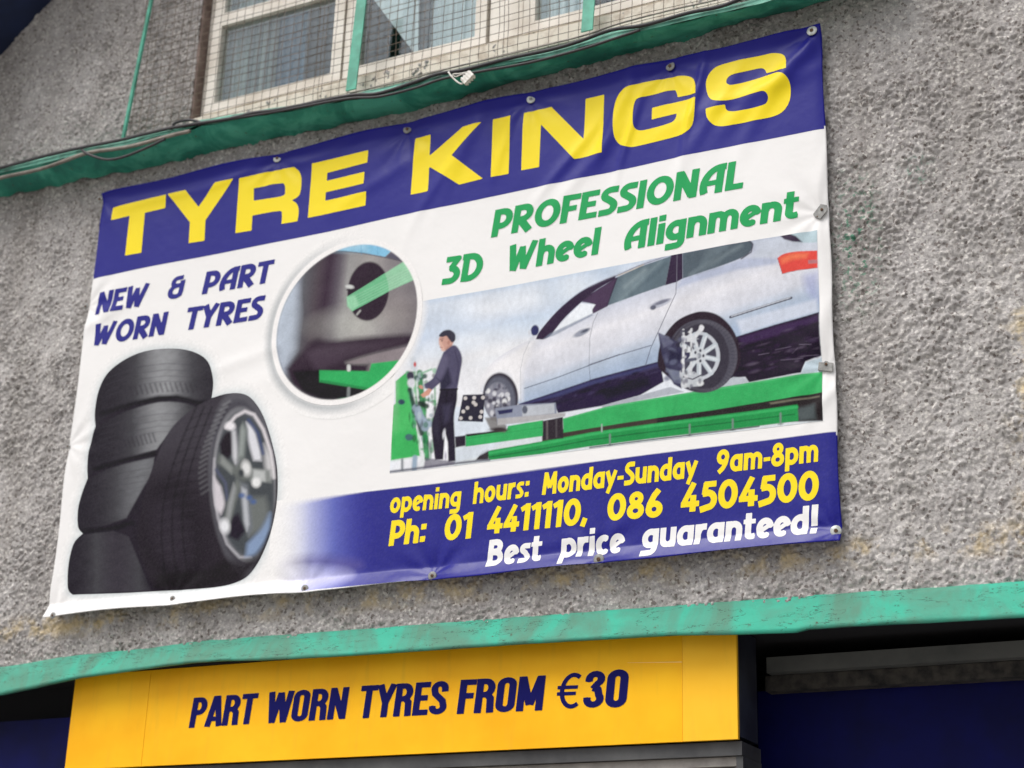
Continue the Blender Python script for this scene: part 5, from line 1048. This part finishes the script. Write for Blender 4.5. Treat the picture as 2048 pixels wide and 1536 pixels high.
def arc(cx, cy, rx, ry, a0, a1, n=12):
    return [(cx + rx * math.cos(math.radians(a0 + (a1 - a0) * i / n)), cy + ry * math.sin(math.radians(a0 + (a1 - a0) * i / n))) for i in range(n + 1)]
T = .20
def glyphs():
    G = {}
    def g(c, w, *st): G[c] = (w, [(s if isinstance(s, tuple) else (s, T)) for s in st])
    h = T / 2
    g('N', .72, [(.11, 0), (.11, 1)], ([(.13, .93), (.55, .09)], .23), [(.59, 0), (.59, 1)])
    g('E', .58, [(.11, 0), (.11, 1)], ([(.05, .91), (.56, .91)], .18), ([(.1, .52), (.48, .52)], .17), ([(.05, .09), (.56, .09)], .18))
    g('F', .56, [(.11, 0), (.11, 1)], ([(.05, .91), (.56, .91)], .18), ([(.1, .5), (.47, .5)], .17))
    g('W', 1.0, ([(.10, 1), (.22, .05)], .2), ([(.24, .02), (.47, .86)], .17), ([(.47, .86), (.58, .05)], .19), ([(.60, .02), (.90, 1)], .19))
    g('&', .66, ([(.54, .91), (.34, .91)] + arc(.32, .74, .15, .17, 90, 270, 8) + [(.62, .57)], .16), ([(.36, .57)] + arc(.34, .33, .23, .24, 90, 270, 8) + [(.42, .09), (.54, .14), (.56, .3), (.56, .76)], .17))
    g('P', .64, [(.12, 0), (.12, .88)], [(.02, .91), (.3, .91)] + arc(.32, .64, .23, .265, 90, -90, 10) + [(.2, .37)])
    g('A', .74, [(.60, 0), (.60, .93)], arc(.60, .30, .48, .61, 205, 90, 14) + [(.74, .91)], ([(.14, .38), (.58, .38)], .15))
    g('R', .70, [(.12, 0), (.12, .88)], [(.02, .91), (.32, .91)] + arc(.34, .69, .22, .22, 90, -90, 10) + [(.24, .46)], ([(.26, .46), (.60, .0)], .22))
    g('T', .62, ([(0, .91), (.64, .91)], .18), [(.32, 0), (.32, .9)])
    g('Y', .64, ([(.08, 1), (.32, .46)], .21), ([(.58, 1), (.32, .46)], .19), [(.30, 0), (.31, .5)])
    g('O', .84, arc(.42, .5, .31, .40, 0, 360, 28))
    g('S', .56, [(.54, .90), (.34, .91)] + arc(.30, .74, .18, .17, 100, 215, 7) + [(.30, .53)] + arc(.28, .29, .19, .20, 55, -80, 8) + [(.02, .09)])
    g('I', .24, [(.12, 0), (.12, 1)])
    g('L', .52, [(.12, 0), (.12, 1)], ([(.05, .09), (.52, .09)], .18))
    g('D', .74, [(.14, 0), (.14, .82)], [(.0, .91), (.26, .91)] + arc(.28, .5, .36, .41, 90, -90, 14) + [(.14, .09)])
    g('3', .58, ([(.04, .91), (.46, .91), (.24, .58)], .18), [(.24, .56)] + arc(.24, .32, .24, .235, 80, -80, 10) + [(.0, .09)])
    g('M', .84, ([(.11, 0), (.17, 1)], .2), ([(.18, .95), (.42, .30)], .2), ([(.42, .30), (.68, .95)], .2), ([(.68, 1), (.72, 0)], .2))
    g('B', .68, [(.12, 0), (.12, 1)], [(.04, .91), (.34, .91)] + arc(.34, .73, .17, .175, 90, -90, 8) + [(.2, .55)], [(.2, .53), (.36, .53)] + arc(.36, .31, .2, .215, 90, -90, 8) + [(.04, .09)])
    g('o', .62, arc(.31, .36, .21, .27, 0, 360, 24))
    g('e', .58, arc(.31, .36, .21, .27, 12, 300, 22), ([(.10, .24), (.46, .46)], .13))
    g('c', .54, arc(.32, .36, .22, .27, 55, 305, 20))
    g('n', .62, [(.11, 0), (.11, .72)], [(.11, .40)] + arc(.31, .40, .2, .22, 150, 0, 8) + [(.51, 0)])
    g('m', .94, [(.11, 0), (.11, .72)], ([(.11, .42)] + arc(.29, .42, .18, .21, 150, 0, 8) + [(.47, 0)], .19), ([(.47, .42)] + arc(.65, .42, .18, .21, 150, 0, 8) + [(.83, 0)], .19))
    g('h', .62, [(.11, 0), (.11, 1)], [(.11, .40)] + arc(.31, .40, .2, .22, 150, 0, 8) + [(.51, 0)])
    g('u', .62, [(.51, 0), (.51, .72)], [(.11, .72), (.11, .32)] + arc(.31, .32, .2, .22, 180, 330, 8))
    g('r', .42, [(.11, 0), (.11, .72)], [(.11, .38), (.17, .55), (.28, .63), (.42, .63)])
    g('i', .24, [(.12, 0), (.12, .72)], ([(.12, .83), (.12, 1.02)], .2))
    g('l', .24, [(.12, 0), (.12, 1)])
    g('t', .44, [(.17, .95), (.17, .28)] + arc(.31, .24, .14, .14, 180, 280, 5) + [(.42, .12)], ([(.0, .66), (.42, .66)], .14))
    g('a', .64, [(.52, 0), (.52, .72)], arc(.33, .36, .23, .27, 60, 300, 20), ([(.40, .63), (.56, .63)], .18), ([(.40, .09), (.56, .09)], .18))
    g('d', .64, [(.52, 0), (.52, 1.0)], arc(.33, .36, .23, .27, 60, 300, 20), ([(.40, .09), (.56, .09)], .18), ([(.40, .63), (.56, .63)], .18))
    g('g', .64, [(.52, .72), (.52, -.06)] + arc(.38, -.04, .14, .15, 0, -90, 5) + [(.04, -.19)], arc(.33, .38, .23, .25, 60, 300, 20), ([(.40, .63), (.56, .63)], .18), ([(.40, .13), (.56, .13)], .16))
    g('p', .64, [(.11, -.26), (.11, .72)], arc(.31, .36, .23, .27, 120, -120, 20), ([(.06, .63), (.24, .63)], .18))
    g('s', .46, ([(.44, .63), (.26, .64)] + arc(.25, .53, .13, .11, 100, 220, 6) + [(.26, .38)] + arc(.22, .2, .15, .12, 50, -85, 6) + [(.02, .08)], .17))
    g('y', .60, ([(.08, .72), (.30, .12)], .2), ([(.54, .72), (.32, .14), (.15, -.26)], .19))
    g('0', .72, arc(.36, .5, .25, .405, 0, 360, 26)); 
    g('1', .42, [(.29, 0), (.29, 1)], ([(.02, .80), (.29, .93)], .17))
    g('4', .68, ([(.46, 1), (.10, .27)], .18), ([(.02, .26), (.68, .26)], .17), [(.46, 0), (.46, .56)])
    g('5', .62, ([(.56, .91), (.14, .91)], .18), ([(.20, .95), (.15, .56)], .18), [(.10, .58), (.28, .60)] + arc(.28, .34, .24, .26, 80, -60, 9) + [(.02, .02)])
    g('6', .64, ([(.46, 1), (.30, .80), (.16, .50), (.12, .30)], .2), arc(.33, .29, .21, .205, 0, 360, 20))
    g('8', .66, (arc(.33, .74, .17, .17, 0, 360, 18), .18), (arc(.33, .29, .22, .2, 0, 360, 20), .19))
    g('9', .64, (arc(.31, .68, .21, .225, 0, 360, 20), .2), ([(.52, .66), (.46, .4), (.32, .18), (.12, .02)], .2))
    g(':', .28, ([(.14, .02), (.14, .22)], .21), ([(.14, .52), (.14, .72)], .21))
    g(',', .26, ([(.16, .22), (.06, -.06)], .19)); g('.', .26, ([(.14, 0), (.14, .2)], .2))
    g('-', .34, ([(.02, .36), (.34, .36)], .15)); g('!', .28, ([(.15, .30), (.15, 1.02)], .2), ([(.15, 0), (.15, .2)], .2))
    return G
GL = glyphs()
def condensed():
    G = {}; t = .135
    def g(c, w, *st): G[c] = (w, [(s if isinstance(s, tuple) else (s, t)) for s in st])
    g('P', .44, [(.08, 0), (.08, 1)], [(.04, .93), (.2, .93)] + arc(.22, .71, .14, .22, 90, -90, 8) + [(.1, .49)])
    g('A', .46, [(.06, 0), (.21, 1)], [(.40, 0), (.25, 1)], ([(.12, .24), (.34, .24)], .12), ([(.19, .96), (.27, .96)], .1))
    g('R', .46, [(.08, 0), (.08, 1)], [(.04, .93), (.2, .93)] + arc(.22, .73, .14, .2, 90, -90, 8) + [(.1, .53)], [(.26, .54), (.35, .42), (.37, .0)])
    g('T', .42, ([(0, .93), (.42, .93)], .14), [(.21, 0), (.21, .98)])
    g('W', .66, [(.06, 1), (.17, 0)], [(.17, 0), (.32, .96)], [(.33, .96), (.48, 0)], [(.48, 0), (.60, 1)])
    g('O', .46, [(.08, .20)] + arc(.22, .80, .14, .135, 180, 0, 8) + arc(.22, .20, .14, .135, 0, -180, 8))
    g('N', .48, [(.08, 0), (.08, 1)], [(.09, .96), (.39, .04)], [(.40, 0), (.40, 1)])
    g('Y', .44, [(.05, 1), (.21, .46)], [(.39, 1), (.23, .46)], [(.22, 0), (.22, .5)])
    g('E', .38, [(.08, 0), (.08, 1)], [(.04, .93), (.37, .93)], [(.04, .52), (.33, .52)], [(.04, .07), (.37, .07)])
    g('F', .37, [(.08, 0), (.08, 1)], [(.04, .93), (.37, .93)], [(.04, .52), (.33, .52)])
    g('S', .44, [(.36, .70)] + arc(.22, .79, .135, .14, 0, 190, 9) + [(.12, .62), (.32, .40)] + arc(.22, .21, .14, .14, 10, -190, 9))
    g('M', .60, [(.08, 0), (.08, 1)], [(.10, .98), (.29, .18)], [(.31, .18), (.50, .98)], [(.52, 0), (.52, 1)])
    g('3', .46, [(.08, .74)] + arc(.22, .79, .14, .145, 180, -60, 10) + [(.20, .53)], [(.20, .53), (.30, .50)] + arc(.22, .23, .15, .16, 40, -190, 11))
    g('0', .48, ([(.09, .21)] + arc(.24, .79, .15, .15, 180, 0, 8) + arc(.24, .21, .15, .15, 0, -180, 8), .15))
    g('€', .62, (arc(.42, .5, .30, .45, 58, 302, 22), .085), ([(.0, .60), (.54, .60)], .065), ([(.0, .42), (.50, .42)], .065))
    return G
GC = condensed()
def stroke_field(U, V, strokes):
    F = np.full(U.shape, -1.0)
    for pts, w in strokes:
        for i, ((x0, y0), (x1, y1)) in enumerate(zip(pts, pts[1:])):
            ex, ey = x1 - x0, y1 - y0; L = math.hypot(ex, ey)
            if L < 1e-6: continue
            al = ((U - x0) * ex + (V - y0) * ey) / L; pe = np.abs((U - x0) * ey - (V - y0) * ex) / L
            f = np.minimum(w / 2 - pe, np.minimum(al, L - al) + .0)
            F = np.maximum(F, f)
        inner = pts[1:-1] + ([pts[0]] if math.hypot(pts[0][0] - pts[-1][0], pts[0][1] - pts[-1][1]) < 1e-6 else [])
        for x0, y0 in inner: F = np.maximum(F, w / 2 - np.hypot(U - x0, V - y0))
    return F
def word(text, p0, p1, cap, m, parent, ydep=Y_B, font=GL, slant=.13, off=.0011, st=.0016, space=.05, label=None, drape=True, grow=0.0):
    """p0/p1: photo pixels of the baseline ends; cap: cap height in photo pixels at p0"""
    x0, z0 = [float(v) for v in at(*p0, ydep)]; x1, z1 = [float(v) for v in at(*p1, ydep)]
    H = float(at(p0[0] + cap * .1, p0[1] - cap, ydep)[1]) - z0
    adv = 0; pos = []
    for c in text: pos.append(adv); adv += font[c][0] + space
    adv -= space; sx_ = (x1 - x0) / adv
    xs = np.arange(x0 - .02, x1 + H * .3 + .02, st); zs = np.arange(min(z0, z1) - H * .32, max(z0, z1) + H * 1.08, st)
    X, Z = np.meshgrid(xs, zs); Fd = np.full(X.shape, -1.0); bl = z0 + (z1 - z0) * (xs - x0) / (x1 - x0)
    Vv = (Z - bl[None, :]) / H; Uu = (X - x0) / sx_ - slant * Vv * H / sx_
    for c, a in zip(text, pos):
        w, strokes = font[c]; jl = np.searchsorted(xs, x0 + (a - .35) * sx_); jr = np.searchsorted(xs, x0 + (a + w + .6) * sx_)
        Fd[:, jl:jr] = np.maximum(Fd[:, jl:jr], stroke_field(Uu[:, jl:jr] - a, Vv[:, jl:jr], strokes) + grow)
    if drape: o = skin('lettering', xs, zs, Fd * H, off, m, parent)
    else:
        global surf
        keep = surf; surf = lambda A, B, of=0.0: np.stack([A, np.full_like(A, ydep) - of, B], -1)
        o = skin('lettering', xs, zs, Fd * H, off, m, parent); surf = keep
    o['label'] = label or text
    return o
def bw(t, p0, p1, cap, m, col, **k): word(t, p0, p1, cap, m, ban, label=f'{col} printed word "{t}"', grow=k.pop('grow', .0) + .015, **k)
bw('NEW', (190, 629.5), (292, 612), 43, M_VBLUE, 'blue', slant=.12); bw('&', (333, 601.5), (364, 594), 44, M_VBLUE, 'blue', slant=.12); bw('PART', (402, 588), (537, 563), 43, M_VBLUE, 'blue', slant=.14)
bw('WORN', (185, 694), (330, 669), 43, M_VBLUE, 'blue', slant=.12); bw('TYRES', (367, 661), (520, 635.5), 44, M_VBLUE, 'blue', slant=.14)
bw('PROFESSIONAL', (981, 474.5), (1486, 378), 52, M_VGRN, 'green', slant=.15)
bw('3D', (884, 569), (960, 557), 53, M_VGRN, 'green'); bw('Wheel', (1012, 544), (1197, 508.5), 52, M_VGRN, 'green'); bw('Alignment', (1247, 503), (1595, 436), 54, M_VGRN, 'green')
bw('opening', (777, 1025.5), (918, 1012), 42, M_VYEL, 'yellow', slant=.07, grow=-.01); bw('hours:', (943, 1007), (1057, 993), 44, M_VYEL, 'yellow', slant=.07, grow=-.01); bw('Monday-Sunday', (1083, 989.5), (1394, 955), 44, M_VYEL, 'yellow', slant=.07, grow=-.005); bw('9am-8pm', (1433, 947), (1637, 923.5), 46, M_VYEL, 'yellow', slant=.07, grow=-.005)
bw('Ph:', (775, 1091), (848, 1082), 49, M_VYEL, 'yellow', slant=.08); bw('01', (884, 1080), (940, 1074.5), 51, M_VYEL, 'yellow', slant=.08); bw('4411110,', (971, 1067), (1174, 1048), 52, M_VYEL, 'yellow', slant=.08); bw('086', (1213, 1042), (1324, 1033), 53, M_VYEL, 'yellow', slant=.08); bw('4504500', (1361, 1025), (1637, 999), 56, M_VYEL, 'yellow', slant=.08)
bw('Best', (972, 1133.5), (1082, 1122.5), 53, M_VWHITE, 'white', slant=.07); bw('price', (1121, 1117), (1246, 1105.5), 53, M_VWHITE, 'white', slant=.07); bw('guaranteed!', (1284, 1100), (1636, 1068), 55, M_VWHITE, 'white', slant=.07)

# ================================================================== fixings
def disc_mesh(name, prof, n=20, m=None):
    bm = bmesh.new(); rings = []
    for r, h in prof: rings.append([bm.verts.new((r * math.cos(2 * math.pi * k / n), -h, r * math.sin(2 * math.pi * k / n))) for k in range(n)])
    for a, b in zip(rings, rings[1:]):
        for k in range(n): bm.faces.new((a[k], a[(k + 1) % n], b[(k + 1) % n], b[k]))
    bm.faces.new(rings[-1]); bmesh.ops.recalc_face_normals(bm, faces=bm.faces)
    for f in bm.faces: f.smooth = True
    me = bpy.data.meshes.new(name); bm.to_mesh(me); bm.free(); me.materials.append(m); return me
WASH = disc_mesh('washer', [(.0165, 0), (.017, .0018), (.0155, .0032), (.006, .0042)], m=M_ZINC); WASHD = disc_mesh('washer', [(.0165, 0), (.017, .0018), (.0155, .0032), (.006, .0042)], m=M_ZINCD)
def screw_mesh(m):
    bm = bmesh.new(); n = 14; prof = [(.0062, .004), (.0062, .006), (.0045, .0078), (.0026, .0080), (.0022, .0062)]; rings = []
    for r, h in prof: rings.append([bm.verts.new((r * math.cos(2 * math.pi * k / n), -h, r * math.sin(2 * math.pi * k / n))) for k in range(n)])
    for a, b in zip(rings, rings[1:]):
        for k in range(n): bm.faces.new((a[k], a[(k + 1) % n], b[(k + 1) % n], b[k]))
    bm.faces.new(rings[-1]); bmesh.ops.recalc_face_normals(bm, faces=bm.faces)
    me = bpy.data.meshes.new('screw'); bm.to_mesh(me); bm.free(); me.materials.append(m); return me
SCR = screw_mesh(M_ZINCD); SCRR = screw_mesh(M_RUST)
def fixing(px, py, label, dark=False, scale=1.0, rust=True):
    x, z = [float(v) for v in at(px, py, Y_B - .012)]; zz = np.array([z]); xx = np.array([x])
    y = float(wrinkle(np.clip(xx, BX0, BX1), np.clip(zz, BZ0, BZ1))[0]) - .0035
    x, z = [float(v) for v in at(px, py, y)]
    e = empty('fixing_screw', (x, y, z)); tag(e, label, 'screw', 'screws fixing the banner to the wall')
    e.rotation_euler = (random.uniform(-.15, .05), random.uniform(0, 3), random.uniform(-.12, .12)); e.scale = (scale,) * 3
    for nm, me in (('washer', WASHD if dark else WASH), ('screw_head', SCRR if rust else SCR)):
        o = bpy.data.objects.new(nm, me); COL.objects.link(o); o.parent = e
fixing(200, 399, 'dull small screw washer at the banner\'s top left corner', True, .9)
fixing(555, 317, 'bright screw washer on the banner\'s top edge above letter R of TYRE')
fixing(815, 259, 'grey screw washer on the top edge just left of letter K', True)
fixing(1062, 199, 'shiny white screw washer on the top edge above letters I and N', False, .95, False)
fixing(1341, 133, 'dark grey screw washer on the top edge above letter G', True, 1.0)
fixing(1624, 62, 'bright screw washer at the banner\'s top right corner beyond letter S', False, 1.05)
fixing(1672, 1062, 'pale screw washer at the bottom right corner beside guaranteed!', False, 1.0)
fixing(1198, 1119, 'dull screw washer on the bottom hem under the word price', True, 1.05)
fixing(865, 1152, 'dark screw washer on the bottom hem left of the word Best', True, .9)
fixing(610, 1177, 'dull screw washer on the bottom hem where blue fades to white', True, .8)
fixing(345, 1197, 'small rusty screw on the white bottom hem under the printed tyres', True, .6)
fixing(106, 1231, 'dull screw at the banner\'s bottom left corner', True, .75)
fixing(136, 893, 'small rusty screw on the left edge beside the printed tyres', True, .6)
fixing(172, 613, 'dull grey screw on the left edge beside the word NEW', True, .8)
def clip(pts, label, hx, hy, hole2=None, yo=.004):
    """bent sheet-metal clip traced as a plate of real thickness"""
    c = Vector((0, 0, 0))
    ws = [P(a, b, Y_B - yo) for a, b in pts]; ce = sum(ws, Vector()) / len(ws)
    y = float(wrinkle(np.array([ce.x]), np.array([ce.z]))[0]) - .004
    ws = [P(a, b, y) for a, b in pts]
    e = empty('metal_clip', (ce.x, y, ce.z)); tag(e, label, 'clip', 'metal clips on the banner\'s right edge')
    bm = bmesh.new(); f = bm.faces.new([bm.verts.new(v) for v in ws]); bmesh.ops.recalc_face_normals(bm, faces=bm.faces)
    r = bmesh.ops.extrude_face_region(bm, geom=bm.faces[:]); bmesh.ops.translate(bm, vec=(0, -.005, 0), verts=[v for v in r['geom'] if isinstance(v, bmesh.types.BMVert)]); bmesh.ops.recalc_face_normals(bm, faces=bm.faces)
    bm_obj('plate', bm, M_ZINCD, e, bevel=.0012)
    h = P(hx, hy, y - .006)
    for (hh, sc_) in ((h, .75), (P(*hole2, y - .006), .4) if hole2 else (h, 0)):
        if sc_ == 0: continue
        o = bpy.data.objects.new('screw_head', SCRR); COL.objects.link(o); o.parent = e; o.location = Vector(hh) - Vector(e.location) + Vector((0, .003, 0)); o.scale = (sc_,) * 3
    return e
k2 = lambda x, y: (1580 + x / 14.63, 380 + y / 14.63)
clip([k2(900, 420), k2(1080, 450), k2(1105, 540), k2(1085, 640), k2(900, 860), k2(830, 850), k2(700, 770), k2(690, 710), k2(870, 480)], 'tilted grey metal clip on the banner\'s right edge beside Alignment', *k2(930, 570), k2(795, 770))
k3 = lambda x, y: (1600 + x / 15.36, 680 + y / 15.36)
clip([k3(590, 690), k3(740, 700), k3(800, 650), k3(870, 670), k3(900, 700), k3(1035, 715), k3(1010, 975), k3(560, 945)], 'level grey metal clip on the banner\'s right edge beside the green lift beam', *k3(800, 740))

# ================================================================== yellow sign
sign = empty('shop_sign', ((sx0 + sx1) / 2, SY, sz0)); tag(sign, 'yellow box sign reading PART WORN TYRES FROM €30 under the turquoise fascia', 'sign')
szt = 2.738
xa = float(at(1365, 1380, SY)[0]); xb = float(at(292, 1440, SY)[0])
bm = bmesh.new(); box(bm, sx0, xb - .0008, SY, SY + .012, sz0, szt); bm_obj('face_panel', bm, M_YEL, sign, bevel=.0015)
bm = bmesh.new(); box(bm, xb + .0008, xa - .0008, SY, SY + .012, sz0, szt); bm_obj('face_panel', bm, M_YEL, sign, bevel=.0015)
o = None
bm = bmesh.new(); box(bm, xa + .0008, sx1, SY - .002, SY + .012, sz0, szt); bm_obj('face_panel', bm, M_YEL2, sign, bevel=.0015)['label'] = 'slightly paler yellow end panel'
bm = bmesh.new(); box(bm, sx0 + .003, sx1 - .003, SY + .012, .215, sz0 + .012, szt - .002); bm_obj('casing', bm, M_SIDE, sign, bevel=.004)
def sw(t, p0, p1, cap): word(t, p0, p1, cap, M_NAVYTXT, sign, SY, GC, .10, .0012, .0018, .035, f'navy word "{t}"', False, .018)
sw('PART', (378, 1455), (507, 1446.5), 58); sw('WORN', (531, 1445.5), (690, 1436.5), 60); sw('TYRES', (716, 1436), (891, 1427), 63); sw('FROM', (914, 1427), (1084, 1419.5), 66)
sw('€', (1112, 1417.5), (1156, 1416), 70); sw('30', (1166, 1415), (1252, 1412), 71)
for nm, bx0, bx1 in (('M_YEL', 0, 0), ('M_YEL2', 0, 0)):
    m_ = bpy.data.materials['yellow_sign_vinyl' if nm == 'M_YEL' else 'lighter_yellow_vinyl']; b_ = m_.node_tree.nodes['Principled BSDF']; src = b_.inputs['Base Color'].links[0].from_socket
    tc_ = N(m_, 'ShaderNodeTexCoord'); mp_ = N(m_, 'ShaderNodeMapping'); mp_.inputs['Scale'].default_value = (9, 1, 1.1); m_.node_tree.links.new(tc_.outputs['Object'], mp_.inputs[0])
    n_ = N(m_, 'ShaderNodeTexNoise', Scale=4.0, Detail=6); m_.node_tree.links.new(mp_.outputs[0], n_.inputs['Vector'])
    r_ = N(m_, 'ShaderNodeMapRange'); r_.inputs['From Min'].default_value = .55; r_.inputs['From Max'].default_value = .8; r_.inputs['To Max'].default_value = .28; m_.node_tree.links.new(n_.outputs['Fac'], r_.inputs[0])
    x_ = N(m_, 'ShaderNodeMix', data_type='RGBA'); m_.node_tree.links.new(r_.outputs[0], x_.inputs[0]); m_.node_tree.links.new(src, x_.inputs[6]); x_.inputs[7].default_value = L4((206, 158, 50)); m_.node_tree.links.new(x_.outputs[2], b_.inputs['Base Color'])
# pale scratch on the sign face
bm = bmesh.new(); tube(bm, [P(1255, 1325.5, SY - .0012), P(1300, 1325, SY - .0012), P(1364, 1324, SY - .0012)], [.0006, .0012, .0018], 4); bm_obj('tape_strip', bm, mat('clear_tape', L4((252, 214, 120)), .4), sign)

# ================================================================== ground
bm = bmesh.new(); box(bm, -400, 400, -400, 400, -.2, 0); g = bm_obj('ground', bm, M_ASPH); tag(g, 'pavement and road in front of the shop', None, None, 'structure')
